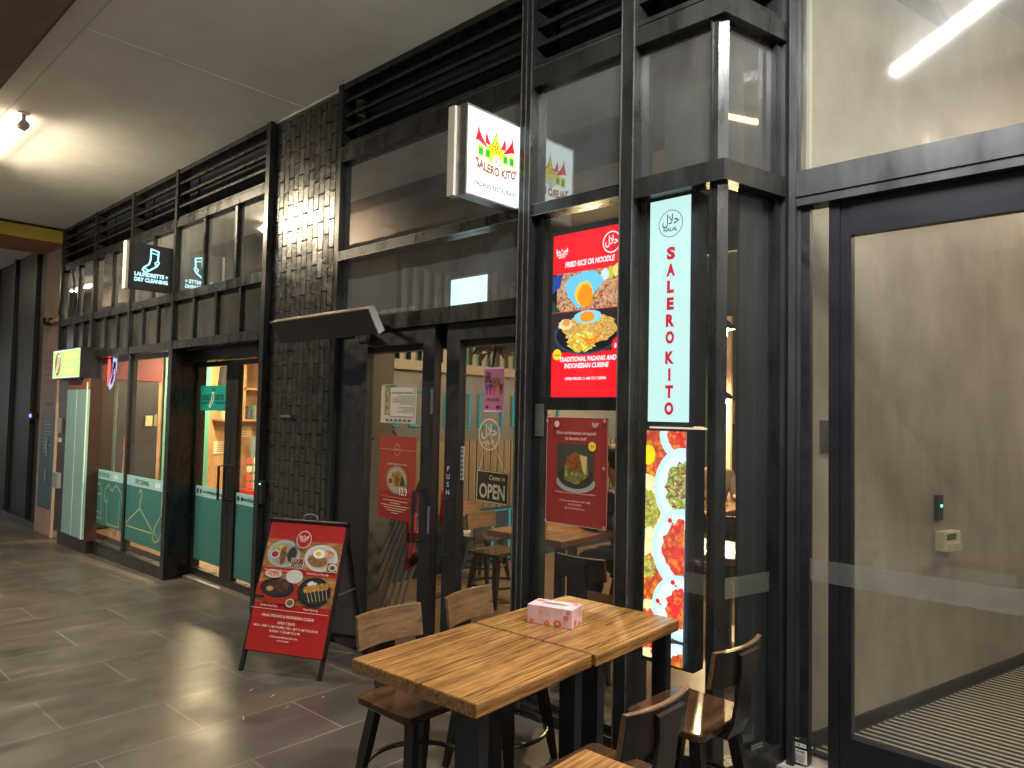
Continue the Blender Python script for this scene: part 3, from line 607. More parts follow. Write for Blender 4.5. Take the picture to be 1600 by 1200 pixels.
# glazier stickers
t = thing('glazier_sticker', 'white glazier sticker with a phone number low on the lobby side glass', 'sticker', (-1.255, .372, .13))
B().box(-1.303, -1.226, .3655, .368, .132, .19).build('white_sheet', C(215, 210, 200), t); B().box(-1.303, -1.226, .3655, .368, .198, .245).build('green_sheet', C(32, 44, 36), t)
P = Print(t, F(-1.303, .3655, .132)); k = C(20, 20, 22); P.text('lettering', k, 'GLASS', .05, .046, .009, .036, bold=.03); P.text('lettering', k, '9387 2415', .039, .006, .009, .05, bold=.03)
for q in range(3): P.rect('lettering', C(110, 105, 100), .006, .020+q*.008, .068, .023+q*.008)
P.rect('number_plate', C(225, 220, 195), .003, .070, .074, .086); P.text('lettering', k, '0469 768 123', .0385, .073, .010, .062, bold=.02); P.rect('lettering', C(150, 160, 150), .006, .100, .045, .106); P.done()
t = thing('glazier_sticker', 'dark and yellow glazier sticker low on the bay return glass', 'sticker', RET @ Matrix.Translation((.25, 0, .15)))
B(RET).box(.205, .30, -.0105, -.008, .15, .218).build('dark_sheet', C(26, 26, 24), t)
P = Print(t, RET @ F(.205, -.0105, .15)); P.rect('yellow_bar', C(150, 140, 70), .004, .004, .091, .02)
for q in range(3): P.text('lettering', C(170, 165, 150), ('24 HOUR GLASS', 'REPAIR SERVICE', 'CALL US NOW')[q], .047, .052-q*.013, .008, .078, bold=.02)
P.done()
# ================================================================== SIGNS
# blade sign of the restaurant
E1 = 1.0
t = thing('blade_sign', 'lit white square sign with a red and green roof emblem projecting over the restaurant doors', 'sign', (-2.63, -.22, 2.70))
b = B(); b.box(-2.67, -2.60, -.43, -.42, 2.69, 3.15); b.box(-2.67, -2.60, -.02, -.01, 2.69, 3.15); b.box(-2.67, -2.60, -.42, -.02, 3.14, 3.15); b.box(-2.67, -2.60, -.42, -.02, 2.69, 2.70)
b.build('case', M_alu, t)
B().box(-2.72, -2.672, -.445, -.40, 2.695, 3.15).build('edge_trim', mat('cream_aluminium', (.55, .50, .42), .4), t)
B().box(-2.65, -2.62, -.06, .0, 2.9, 2.96).build('bracket', M_frame, t)
B().box(-2.665, -2.604, -.42, -.02, 2.70, 3.14).build('light_panel', C(235, 255, 252, 1.35), t)
for (fx, yaw, nm) in ((-2.604, 90, 0), (-2.665, -90, 1)):
    M = F(fx, -.42, 2.70, 90) if not nm else F(fx, -.02, 2.70, -90)
    P = Print(t, M); q = .40; red = C(235, 20, 45, E1*.95); gr = C(10, 190, 90, E1*.9); ye = C(255, 235, 20, E1); og = C(190, 95, 10, E1*.7)
    P.poly('emblem', red, [(.075, .285), (.155, .255), (.11, .30), (.085, .335), (.075, .375), (.07, .33), (.055, .28)]); P.poly('emblem', red, [(.125, .285), (.175, .275), (.15, .305), (.135, .345), (.125, .32)])
    P.poly('emblem', red, [(.325, .285), (.245, .255), (.29, .30), (.315, .335), (.325, .375), (.33, .33), (.345, .28)]); P.poly('emblem', red, [(.275, .285), (.225, .275), (.25, .305), (.265, .345), (.275, .32)])
    P.poly('emblem', ye, [(.20, .39), (.207, .345), (.225, .30), (.262, .265), (.245, .255), (.245, .195), (.155, .195), (.155, .255), (.138, .265), (.175, .30), (.193, .345)])
    P.line('emblem', gr, [(.150, .262), (.182, .30), (.2, .352), (.218, .30), (.250, .262), (.246, .235)], .006)
    for k in range(9): P.ell('emblem', C(200, 60, 20, E1), .2+.028*math.cos(k*.7)*(k % 3+1)/3, .275+.028*math.sin(k*.7)*(k % 3+1)/3, .005)
    for x in (.075, .122, .252, .298):
        P.rect('emblem', ye, x-.006, .205, x+.036, .262); P.rect('emblem', gr, x, .213, x+.030, .25)
    P.ell('emblem', C(225, 240, 250, E1), .2, .205, .028, .033); P.ring('emblem', C(130, 160, 200, E1*.8), .2, .205, .024, .003); P.line('emblem', C(200, 70, 60, E1*.8), [(.19, .195), (.205, .212)], .005)
    P.poly('emblem', og, [(.04, .205), (.06, .19), (.055, .175)]); P.poly('emblem', og, [(.36, .205), (.34, .19), (.345, .175)])
    P.text('lettering', og, 'SALERO KITO', .2, .130, .042, .29, bold=.045, curve=.9)
    P.text('lettering', C(40, 50, 60, E1*.4), 'PADANG RESTAURANT', .2, .050, .023, .31, bold=.02); P.done()
# laundrette blade sign
t = thing('blade_sign', 'dark square blade sign with a glowing blue sock outline over the laundrette door', 'sign', (-7.12, -.23, 2.70))
B().box(-7.155, -7.10, -.44, -.03, 2.70, 3.13).build('case', mat('charcoal_sign_face', (.035, .037, .042), .35), t, bevel=.003)
B().box(-7.165, -7.09, -.465, -.441, 2.695, 3.135).build('edge_trim', mat('cream_aluminium', (.55, .50, .42)), t)
B().box(-7.14, -7.11, -.03, .0, 2.82, 2.92).build('bracket', M_frame, t)
neon = C(150, 240, 250, 1.9); neon2 = C(190, 245, 250, 1.2)
for M in (F(-7.10, -.44, 2.70, 90), F(-7.155, -.03, 2.70, -90)):
    P = Print(t, M, step=.0005)
    P.line('sock_outline', neon, [(.195, .39), (.262, .375), (.258, .29), (.268, .27), (.25, .235), (.19, .19), (.15, .165), (.125, .185), (.135, .21), (.18, .245), (.192, .29)], .014, close=True)
    P.line('sock_outline', neon, [(.195, .355), (.26, .343)], .008); P.line('sock_outline', neon, [(.13, .205), (.165, .195), (.175, .175)], .009); P.line('sock_outline', neon, [(.258, .285), (.232, .265), (.238, .245), (.26, .245)], .009)
    P.text('lettering', neon2, 'LAUNDRETTE +', .205, .125, .034, .30, bold=.045); P.text('lettering', neon2, 'DRY CLEANING', .205, .075, .034, .30, bold=.045); P.done()
# locker sign and lockers
t = thing('locker_sign', 'lit green sign box with a sock badge above the parcel lockers', 'sign', (-9.7, -.13, 1.93))
B().box(-10.22, -9.185, -.197, -.002, 1.925, 2.285).build('case', M_black, t); B().box(-10.20, -9.20, -.203, -.197, 1.94, 2.27).build('light_panel', C(190, 242, 140, 1.05), t)
P = Print(t, F(-10.2, -.203, 1.94)); bd = C(170, 120, 60, .9); P.rect('border', C(240, 255, 220, 1), 0, 0, 1, .012); P.rect('border', C(240, 255, 220, 1), 0, .318, 1, .33)
P.ell('badge', bd, .2, .165, .12, .14); P.line('badge', C(245, 245, 255, 1), [(.205, .27), (.255, .265), (.25, .17), (.19, .08), (.14, .07), (.15, .11), (.20, .17)], .02, close=True); P.line('badge', C(40, 50, 120, .7), [(.228, .24), (.222, .16), (.17, .10)], .012)
o_ = C(245, 215, 120, 1); P.text('lettering', o_, '24/7 LOCKER', .66, .225, .06, .50, bold=.03); P.text('lettering', o_, 'LAUNDRY +', .60, .135, .055, .38, bold=.03); P.text('lettering', o_, 'DRY CLEANING', .66, .045, .055, .50, bold=.03); P.done()
t = thing('parcel_locker', 'parcel locker with a brown side and tall pale teal door under the green sign', 'locker', (-9.6, -.05, .05))
b = B(); b.box(-10.14, -9.02, -.13, -.002, .10, 1.925); b.box(-10.1, -9.05, -.10, -.002, -.10, .10); b.build('carcass', mat('dark_brown_laminate', (.028, .012, .010), .4, var=.3), t)
dd = B().box(-9.75, -9.02, -.155, -.13, .13, 1.80).build('door', mat('pale_teal_panel', (.22, .40, .38), .45, var=.1, vs=2), t)
B().box(-9.40, -9.392, -.157, -.155, .13, 1.80).build('door_seam', C(205, 225, 220), dd); B().box(-9.03, -9.015, -.165, -.155, .13, 1.88).build('edge_strip', C(200, 235, 225), dd)
B().box(-9.75, -9.02, -.15, -.13, 1.805, 1.92).build('header_panel', mat('rust_panel', (.22, .07, .04), .6), t)
B().box(-10.10, -9.96, -.15, -.13, 1.28, 1.46).build('keypad', M_alu, t); B().box(-10.07, -9.99, -.15, -.13, 1.17, 1.22).build('keyhole', C(190, 190, 190), t); B().box(-10.12, -9.93, -.17, -.13, .62, .80).build('latch_box', mat('grey_plastic', (.25, .28, .3), .5), t)
# neon sock in the window
t = thing('neon_sock', 'glowing white and blue sock sign hanging behind the left laundrette window', 'sign', (-9.1, .12, 1.85))
M = F(-9.36, .125, 1.80); P = Print(t, M, step=.002)
P.poly('tube', C(170, 190, 255, 1.3), [(.24, .38), (.38, .36), (.37, .22), (.27, .05), (.17, .0), (.13, .05), (.16, .10), (.24, .22)]); P.poly('tube', C(40, 30, 60), [(.265, .33), (.35, .32), (.345, .22), (.25, .08), (.20, .06), (.19, .09), (.26, .22)]); P.poly('tube', C(170, 190, 255, 1.3), [(.30, .24), (.34, .25), (.33, .19), (.30, .16), (.28, .19)]); P.done()
P = Print(t, F(-9.36, .06, 1.80)); P.text('lettering', C(60, 52, 50), 'LONELY', -.02, .16, .09, .30, bold=.01); P.text('lettering', C(150, 70, 55), 'SOCK', .56, .16, .09, .28, bold=.01); P.done()
B().box(-9.24, -9.22, .11, .13, 1.85, 2.16).build('red_bar', glow('red_neon', (1, .05, .06), 2.2), t)
# promo screen
E2 = .95; RED = C(248, 22, 38, E2); WT = C(255, 240, 245, E2); BLK = C(25, 25, 30, .5)
t = thing('menu_screen', 'bright red menu screen with two fried egg dishes behind the restaurant glass', 'screen', (-2.16, .03, 1.70))
B().box(-2.425, -1.915, .0145, .06, 1.675, 2.56).build('bezel', M_black, t)
B().box(-2.396, -1.93, .012, .0144, 1.70, 2.53).build('display', RED, t)
P = Print(t, F(-2.396, .0115, 1.70), (0, 0, .466, .83))
rice = food('fried_rice', [(60, 25, 20), (200, 110, 60), (235, 190, 130), (180, 60, 35), (240, 215, 170), (110, 55, 30)], 95, E2); nood = food('noodles', [(230, 170, 60), (250, 215, 110), (190, 120, 40), (245, 200, 90), (150, 90, 30)], 75, E2, stretch=(1, 1, 2.2), dist=.06)
veg = food('carrot_cabbage', [(250, 240, 60), (255, 130, 30), (200, 220, 40), (250, 250, 140)], 60, E2)
P.rect('photo_ground', BLK, 0, .225, .466, .628); P.rect('photo_food', rice, .03, .43, .466, .628)
P.poly('photo_ground', C(40, 90, 190, .6), [(0, .62), (.07, .628), (.05, .56), (0, .53)]); P.poly('photo_ground', C(40, 90, 80, .5), [(0, .43), (0, .50), (.05, .44), (.06, .43)])
for k, (x, y, c) in enumerate(((.36, .60, (200, 200, 70)), (.33, .595, (210, 235, 235)), (.43, .58, (250, 110, 40)), (.40, .61, (240, 220, 120)), (.45, .47, (80, 150, 210)))): P.ell('photo_food', C(*c, E2), x, y, .024, .028, rough=.2, seed=k)
P.poly('photo_egg', C(110, 205, 250, E2), [(.085, .575), (.12, .605), (.20, .622), (.27, .62), (.315, .585), (.325, .565), (.28, .52), (.215, .46), (.17, .44), (.15, .46), (.10, .51)])
P.ell('photo_egg', C(255, 205, 60, E2), .205, .515, .055, .06, rough=.08, seed=2); P.ell('photo_egg', C(255, 150, 15, E2), .215, .50, .045, .058, rough=.1, seed=4)
P.rect('photo_ground', C(200, 30, 40, E2), 0, .428, .466, .432)
P.rect('photo_ground', C(60, 55, 55, .5), 0, .225, .466, .428); P.ell('photo_plate', C(60, 80, 110, .6), .22, .31, .20, .10); P.ell('photo_plate', C(28, 28, 34, .5), .225, .31, .19, .09)
P.ell('photo_food', nood, .245, .335, .165, .075, rough=.08, seed=9); P.ell('photo_food', veg, .20, .275, .09, .05, rough=.15, seed=3); P.ell('photo_food', C(240, 215, 165, E2), .095, .365, .045, .028, rough=.15, seed=6); P.ell('photo_food', C(225, 150, 80, E2), .10, .375, .025, .018, rough=.15, seed=6)
for k in range(5): P.line('photo_food', C(255, 120+20*(k % 2), 30, E2), [(.19+k*.02, .30-.01*k), (.25+k*.015, .26+.012*k)], .009)
P.ell('photo_egg', C(130, 215, 250, E2), .235, .395, .085, .033, rough=.05, seed=8); P.ell('photo_egg', C(255, 150, 20, E2), .232, .395, .045, .027)
P.c = None
P.ell('badge', C(245, 210, 40, E2), .045, .215, .028); P.text('badge', C(120, 90, 10, .6), 'HALAL', .045, .208, .011, .04, bold=.02)
st = [(.425+(.047 if i % 2 else .041)*math.cos(2*PI*i/48), .245+(.047 if i % 2 else .041)*math.sin(2*PI*i/48)) for i in range(48)]; P.poly('badge', RED, [p for p in st]); P.text('lettering', WT, '$15.5', .425, .237, .018, .058, bold=.05)
P.text('lettering', WT, 'FRIED RICE OR NOODLE', .24, .655, .026, .30, bold=.035, slant=.12); P.text('lettering', WT, 'TRADITIONAL PADANG AND', .235, .178, .022, .35, bold=.04, slant=.12); P.text('lettering', WT, 'INDONESIAN CUISINE', .23, .145, .022, .27, bold=.04, slant=.12); P.text('lettering', WT, 'OPEN FROM 11 AM TO 7.30PM', .225, .085, .013, .25, bold=.03, slant=.1)
P.ring('halal_mark', WT, .375, .745, .053, .006); P.text('halal_mark', WT, HAL, .375, .735, .04, .075, bold=.02); mark_house(P, 'logo', WT, .07, .73, .035, True); P.done()
# tall light box
E3 = .92
t = thing('light_box', 'tall pale blue light box reading the restaurant name in red, inside the corner bay', 'sign', (-1.71, .04, 1.58))
B().box(-1.835, -1.575, .014, .10, 1.57, 2.61).build('case', M_black, t); B().box(-1.815, -1.607, .011, .0135, 1.588, 2.598).build('light_panel', C(200, 240, 235, E3), t)
P = Print(t, F(-1.815, .0108, 1.588)); rd = C(205, 25, 55, E3*.9); dk = C(45, 65, 70, .45)
P.ring('halal_mark', dk, .108, .895, .062, .003); P.text('halal_mark', dk, HAL, .108, .893, .045, .085, bold=.01); P.text('halal_mark', dk, 'HALAL', .108, .860, .017, .072, bold=.025)
for i, ch in enumerate('SALERO'): P.text('letter', rd, ch, .112, .735-i*.0762, .049, .044 if ch not in 'LE' else .036, bold=.06)
for i, ch in enumerate('KITO'): P.text('letter', rd, ch, .112, .263-i*.076, .049, {'K': .044, 'I': .012, 'T': .040, 'O': .046}[ch], bold=.06)
P.done()
t = thing('light_box', 'tall light box of crowded food plates below the pale blue name box', 'sign', (-1.71, .04, .52))
B().box(-1.835, -1.575, .014, .10, .515, 1.565).build('case', M_black, t); B().box(-1.818, -1.615, .011, .0135, .532, 1.547).build('light_panel', C(70, 70, 75, .6), t)
P = Print(t, F(-1.818, .0108, .532), (0, 0, .203, 1.015))
pl = C(195, 235, 245, 1.0); cr = C(240, 235, 170, .95); grn = food('greens', [(30, 60, 20), (200, 220, 60), (60, 90, 30), (240, 240, 150), (20, 30, 15), (190, 40, 60)], 95, E3); cur = food('red_curry', [(225, 20, 45), (245, 40, 40), (190, 10, 30), (255, 150, 50), (170, 10, 25)], 60, 1.0); yel = food('yellow_greens', [(220, 230, 60), (120, 130, 30), (250, 240, 120), (90, 60, 30)], 80, E3)
org = food('orange_curry', [(215, 60, 20), (190, 25, 20), (250, 170, 40), (150, 20, 15)], 45, 1.0)
def plate(cx, cy, rx, ry, rim, fd, k=.62, seed=1):
    rx *= 1.1; ry *= 1.08; k = min(.74, k*1.12)
    P.ell('plates', rim, cx, cy, rx, ry); P.ell('plates', C(225, 245, 245, .9) if rim is pl else C(250, 245, 190, .9), cx, cy, rx*.86, ry*.86); P.ell('plate_food', fd, cx+rx*.12, cy, rx*k, ry*k, rough=.12, seed=seed)
    for q in range(3):
        a = 2.2+q*1.1+seed; x, y = cx+rx*.8*math.cos(a), cy+ry*.8*math.sin(a); P.ell('plate_flowers', C(225, 30, 55, E3), x, y, .011, .011, rough=.3, seed=q+seed); P.ell('plate_flowers', C(120, 170, 70, E3), x+.014, y-.012, .007, .005, rough=.3, seed=q)
plate(.03, .92, .105, .155, cr, org, .72, 1); plate(.19, 1.0, .11, .11, pl, cur, .7, 2); P.ell('plate_food', C(255, 220, 20, 1), .012, .905, .036, .045)
plate(-.02, .66, .14, .15, cr, yel, .5, 5); plate(.19, .765, .13, .165, pl, grn, .62, 3)
plate(.0, .36, .13, .15, cr, org, .55, 7); P.ell('plate_food', yel, .01, .40, .05, .05, rough=.2, seed=4); plate(.195, .50, .14, .165, pl, cur, .66, 4)
plate(.02, .13, .115, .115, cr, cur, .62, 8); plate(.19, .25, .13, .13, pl, cur, .55, 6); plate(.19, .0, .12, .09, pl, org, .5, 9); P.done()
# posters on the glass
def poster(name, label, x, y, z, w_, h, col, cat='poster', rot=0):
    M = F(x, y, z) @ Matrix.Rotation(math.radians(rot), 4, 'Z')
    t = thing(name, label, cat, M); s = B(M); s.box(0, w_, 0, h, -.0022, 0); s.build('sheet', col, t); return t, Print(t, M, (0, 0, w_, h))
t, P = poster('banana_leaf_poster', 'dark red banana leaf rice poster in the window under the menu screen', -2.40, -.008, 1.07, .38, .53, C(140, 42, 38))
wl = C(215, 180, 175); P.rect('border', C(190, 150, 145), 0, 0, .003, .53); P.rect('border', C(190, 150, 145), .377, 0, .38, .53); P.rect('border', C(190, 150, 145), 0, .527, .38, .53); P.rect('border', C(190, 150, 145), 0, 0, .38, .003)
P.rect('photo', C(60, 58, 50), .075, .19, .30, .40); P.ell('photo', C(150, 150, 140), .19, .21, .12, .05); P.ell('photo', C(45, 45, 42), .19, .24, .11, .06); P.poly('photo', food('banana_leaf', [(90, 100, 40), (150, 140, 60), (60, 70, 30), (180, 170, 90)], 70), [(.12, .22), (.20, .20), (.27, .25), (.26, .34), (.18, .36), (.12, .29)]); P.ell('photo', food('rendang', [(120, 60, 25), (170, 90, 40), (80, 40, 20), (190, 120, 60)], 80), .18, .31, .05, .04, rough=.15, seed=3); P.poly('photo', C(190, 165, 110), [(.215, .345), (.26, .34), (.255, .25), (.235, .27)])
P.ell('badge', C(225, 200, 40), .29, .39, .023); P.rect('badge', C(120, 100, 20), .278, .388, .302, .392)
P.text('lettering', wl, 'Rice combination wrapped', .19, .445, .017, .24, bold=.005); P.text('lettering', wl, 'in banana leaf', .19, .418, .017, .13, bold=.005); P.text('lettering', wl, 'Add $2 for every rice combination purchase', .19, .155, .009, .25); P.text('lettering', wl, '9 Rose Lane Melbourne VIC 3000', .19, .115, .009, .19); P.text('lettering', wl, '03 9137 8249', .19, .098, .009, .08); P.text('lettering', wl, '@salerokitomelbourne', .19, .080, .009, .12)
P.ell('logo', wl, .07, .495, .016); P.text('logo', C(120, 40, 38), HAL, .07, .49, .012, .022, bold=.01); mark_house(P, 'logo', wl, .31, .495, .018)
for x, y in ((.01, .51), (.365, .515), (.01, .01), (.37, .012), (.365, .29)): P.ell('fixing_discs', C(150, 145, 145), x, y, .008)
P.done()
t, P = poster('dinner_notice', 'cream printed notice taped high on the left restaurant door', -3.80, -.009, 1.54, .35, .245, C(205, 195, 180), 'notice', -.6)
P.rect('photo', food('garden_photo', [(180, 180, 120), (140, 140, 80), (210, 200, 160), (120, 90, 60)], 40), .04, .05, .15, .24); P.rect('panel', C(120, 105, 85), .098, .042, .332, .228); P.rect('panel', C(215, 205, 192), .1, .045, .33, .225); k = C(60, 55, 50)
P.text('lettering', k, 'BALINESE DINNER', .215, .185, .011, .20, bold=.02)
for i, ww in enumerate((.15, .21, .2, .21, .12, .0, .14, .1, .15)): P.rect('lettering', C(120, 112, 104), .325-ww, .170-i*.012, .325, .173-i*.012)
for i in range(6): P.rect('logos', k, .06+i*.045, .014, .085+i*.045, .026)
P.done()
t, P = poster('meal_poster', 'orange red poster of a rice plate priced 13.9 on the left restaurant door', -3.80, -.009, .945, .36, .515, C(165, 58, 34), 'poster', -.5)
wl = C(225, 190, 160); P.rect('lower_panel', C(150, 40, 30), 0, 0, .36, .17); P.rect('rule', wl, .0, .43, .15, .432); P.rect('rule', wl, .21, .43, .36, .432); P.ring('logo', wl, .18, .432, .03, .0025, ry=.036); P.text('logo', wl, 'SALERO', .18, .427, .010, .04, bold=.03)
P.text('lettering', wl, 'COMBO MEAL PACKAGE', .18, .335, .011, .20, bold=.01); P.ell('plate', C(150, 140, 115), .185, .245, .105, .088); P.ell('plate', C(175, 165, 135), .185, .245, .09, .074)
P.ell('plate_food', food('rice_combo', [(210, 180, 60), (120, 110, 40), (190, 140, 60), (60, 60, 30)], 90), .19, .255, .06, .045, rough=.2, seed=3); P.ell('plate_food', C(130, 75, 40), .19, .235, .02, .035, rough=.2, seed=5); P.poly('plate_food', C(55, 55, 40), [(.22, .21), (.27, .21), (.26, .25), (.235, .28)]); P.ell('plate_food', C(200, 170, 130), .125, .235, .028, .024); P.ell('plate_food', C(140, 55, 35), .125, .235, .02, .017)
P.text('price', C(235, 225, 205), '13.9', .255, .155, .045, .075, bold=.02); P.rect('rule', wl, .03, .135, .33, .1365)
for i, ww in enumerate((.24, .1, .28, .22, .16, .07)): P.rect('lettering', wl, .18-ww/2, .112-i*.015, .18+ww/2, .1165-i*.015)
P.done()
t, P = poster('pink_flyer', 'small pink flyer with coloured kebab cones on the right restaurant door', -2.877, .0065, 1.62, .15, .245, C(190, 110, 145), 'flyer')
k = C(70, 30, 60); P.rect('border', C(220, 190, 200), 0, .235, .15, .245); P.rect('border', C(220, 190, 200), 0, 0, .15, .01)
for i, c in enumerate(((70, 80, 150), (120, 50, 90), (200, 50, 60), (215, 110, 60), (60, 50, 60))): P.poly('cones', C(*c), [(.012+i*.027, .15), (.038+i*.027, .15), (.025+i*.027, .085)])
P.ell('cones', food('skewers', [(120, 90, 60), (180, 140, 90), (70, 60, 50)], 120), .09, .165, .035, .025, rough=.2, seed=2); P.text('lettering', k, 'YOUR', .035, .205, .014, .045, bold=.04); P.text('lettering', k, 'FEED', .035, .185, .014, .045, bold=.04); P.text('lettering', k, 'FROM', .035, .165, .014, .045, bold=.04); P.text('lettering', k, 'ASK ACCESS', .075, .062, .013, .1, bold=.03); P.rect('lettering', k, .02, .02, .04, .035); P.rect('lettering', k, .1, .02, .13, .035); P.done()
t = thing('halal_decal', 'round white halal decal on the right restaurant door', 'decal', (-2.83, .005, 1.42)); P = Print(t, F(-2.915, .0083, 1.405), step=.0002); wd = C(215, 205, 185)
P.ring('mark', wd, .085, .09, .083, .007, ry=.088); P.text('mark', wd, HAL, .085, .085, .06, .12, bold=.015); P.text('mark', wd, 'HALAL', .085, .035, .022, .09, bold=.02); P.done()
t, P = poster('open_sign', 'brown hanging sign lettered Come in OPEN on the right restaurant door', -2.92, .0055, 1.125, .245, .172, C(46, 38, 24), 'sign', -1)
cm = C(215, 200, 160); P.line('border', cm, [(.004, .004), (.241, .004), (.241, .168), (.004, .168)], .004, close=True); P.text('lettering', cm, 'Come in', .155, .125, .025, .12, slant=.2, bold=.005); P.text('lettering', C(190, 180, 150), 'OPEN', .122, .025, .075, .195, bold=.025); P.done()
b = B(); b.tube([(-2.90, .004, 1.295), (-2.83, .006, 1.505), (-2.70, .004, 1.295)], .0015, 5); b.build('cord', C(190, 180, 150), t)
t = thing('wall_socket_plate', 'grey metal plate high beside the banana leaf poster', 'plate', (-2.46, -.01, 1.57)); B().box(-2.475, -2.42, -.016, -.0125, 1.50, 1.665).build('plate', M_alu, t)

# ================================================================== heater, cameras, cables
t = thing('radiant_heater', 'long black radiant heater panel bracketed above the restaurant door', 'heater', (-4.1, -.2, 2.15))
B().prism([(-.305, 2.215), (-.225, 2.075), (-.185, 2.10), (-.265, 2.235)], -4.70, -3.56, 'x').build('panel', mat('black_heater_glass', (.008, .008, .010), .3), t)
B().prism([(-.306, 2.216), (-.225, 2.074), (-.184, 2.10), (-.264, 2.236)], -3.56, -3.548, 'x').build('end_cap', mat('pale_end_cap', (.32, .32, .30), .5), t)
B().prism([(-.312, 2.218), (-.262, 2.244), (-.260, 2.239), (-.309, 2.213)], -4.705, -3.56, 'x').build('top_edge', mat('lit_tan_edge', (.40, .32, .22), .4), t)  # light on the heater's top edge is painted as tan
b = B(); 
for x in (-4.5, -3.75): b.box(x, x+.04, -.22, -.04, 2.14, 2.16)
b.build('bracket', M_black, t)
t = thing('security_camera', 'small dome camera under the heater beside the door head', 'camera', (-3.92, -.05, 2.1)); B().lathe([(.045, .03), (.05, 0), (.04, -.03), (.015, -.045)], 16, TR(-3.93, -.07, 2.09)).build('dome', mat('grey_camera', (.08, .08, .085), .3), t, smooth=True); B().box(-3.96, -3.90, -.07, -.04, 2.10, 2.13).build('mount', M_black, t)
t = thing('security_camera', 'small camera on the salmon pillar above the locker sign', 'camera', (-10.75, -.1, 2.75)); B().box(-11.1, -10.66, -.05, 0, 2.70, 2.74).build('arm', C(200, 150, 115), t); B().lathe([(.06, .05), (.07, 0), (.04, -.05)], 14, TR(-11.1, -.06, 2.72)).build('dome', M_black, t, smooth=True)
tag(B().tube([(-10.52, -.05, 3.40), (-10.47, -.07, 3.2), (-10.48, -.07, 2.95), (-10.58, -.07, 2.80), (-10.62, -.03, 2.74)], .012, 6).build('loose_cable', mat('black_cable', (.012, .012, .012), .5), smooth=True), 'loose black cable hanging at the top left corner of the laundrette front', 'cable')
# ================================================================== SANDWICH BOARD
fl = Vector((-4.152, -.73, .055)); fr_ = Vector((-3.646, -.493, .067)); yw = math.degrees(math.atan2(.237, .506)); wd_ = (fr_-fl).length
AF = thing('sandwich_board', 'red folding menu board with four dish photos standing on the paving', 'sign', TR((fl.x+fr_.x)/2, (fl.y+fr_.y)/2, .06, yw))
MF = F(fl.x, fl.y, .057, yw, 17.2)      # tilted front face, local y runs up the board
HT = .915
b = B(MF)
for x in (0, wd_-.022): b.box(x, x+.022, 0, HT, -.022, 0)
b.box(0, wd_, HT-.02, HT, -.022, 0); b.box(0, wd_, .12, .14, -.022, 0); b.build('front_frame', M_black, AF)
pn = B(MF).box(.014, wd_-.014, .125, HT-.004, .0, .004).build('poster_panel', C(176, 32, 26), AF)
away = Vector((-math.sin(math.radians(yw)), math.cos(math.radians(yw)), 0)); tp = MF @ Vector((0, HT, -.01)); s_ = math.sin(math.radians(17.2))*HT
MB = Matrix.Translation(fl+away*(2*s_)) @ Matrix.Rotation(math.radians(yw), 4, 'Z') @ Matrix.Rotation(PI/2+math.radians(17.2), 4, 'X')
b = B(MB)
for x in (0, wd_-.022): b.box(x, x+.022, 0, HT, 0, .022)
b.box(0, wd_, HT-.02, HT, 0, .022); b.box(0, wd_, .12, .14, 0, .022); b.build('rear_frame', M_black, AF)
B(MB).box(.02, wd_-.02, .13, HT-.02, .004, .012).build('rear_panel', mat('grey_board_back', (.10, .105, .10), .6, var=.1), AF)
m1 = MF @ Vector((wd_-.01, .48, -.02)); m2 = MB @ Vector((wd_-.01, .48, .02)); B().tube([m1, m2], .005, 6).build('spreader_bar', M_alu, AF)
hc = MF @ Vector((wd_/2, HT, -.01)); ux = Vector((math.cos(math.radians(yw)), math.sin(math.radians(yw)), 0))
B().tube([hc-ux*.05, hc-ux*.045+Vector((0, 0, .022)), hc-ux*.02+Vector((0, 0, .033)), hc+ux*.02+Vector((0, 0, .033)), hc+ux*.045+Vector((0, 0, .022)), hc+ux*.05], .004, 6).build('carry_handle', M_alu, AF, smooth=True)
PW = wd_-.028; P = Print(pn, MF @ Matrix.Translation((.014, .125, .004)), (0, 0, PW, HT-.13)); H_ = HT-.129
woodp = food('table_planks', [(190, 130, 70), (150, 90, 45), (215, 165, 100), (120, 75, 40)], 14, stretch=(1, 3, 3)); wl = C(235, 215, 205)
P.rect('photo_ground', woodp, .0, H_*.615, PW, H_*.835); P.rect('photo_ground', woodp, .0, H_*.352, PW, H_*.575)
gp = C(170, 170, 160); wp = C(205, 200, 190); bp = C(25, 25, 28)
P.ell('plates', gp, .135, H_*.725, .118, .083); P.ell('plates', C(150, 150, 142), .135, H_*.725, .095, .066); P.ell('plates', wp, .40, H_*.715, .115, .080); P.ell('plates', C(190, 185, 172), .40, H_*.715, .092, .062)
P.ell('plate_food', C(50, 48, 45), .195, H_*.725, .033, .045, rough=.2, seed=1); P.ell('plate_food', food('cucumber', [(200, 200, 90), (160, 180, 70), (230, 220, 150)], 80), .11, H_*.765, .05, .020, rough=.2, seed=2); P.ell('plate_food', food('grilled', [(150, 80, 35), (100, 50, 25), (190, 120, 60), (70, 35, 20)], 70), .135, H_*.715, .022, .055, rough=.2, seed=3); P.ell('plates', wp, .075, H_*.715, .034, .026); P.ell('plate_food', C(150, 40, 30), .075, H_*.716, .025, .018)
P.ell('plate_food', food('fried_rice_print', [(150, 85, 45), (190, 130, 80), (110, 60, 30), (210, 170, 120)], 110), .385, H_*.700, .068, .045, rough=.12, seed=4); P.ell('plate_food', food('prawns', [(230, 160, 130), (240, 190, 160), (210, 130, 100)], 60), .445, H_*.748, .042, .025, rough=.2, seed=5); P.ell('plate_food', C(245, 240, 225), .385, H_*.745, .042, .027, rough=.1, seed=6); P.ell('plate_food', C(240, 180, 40), .38, H_*.746, .018, .013)
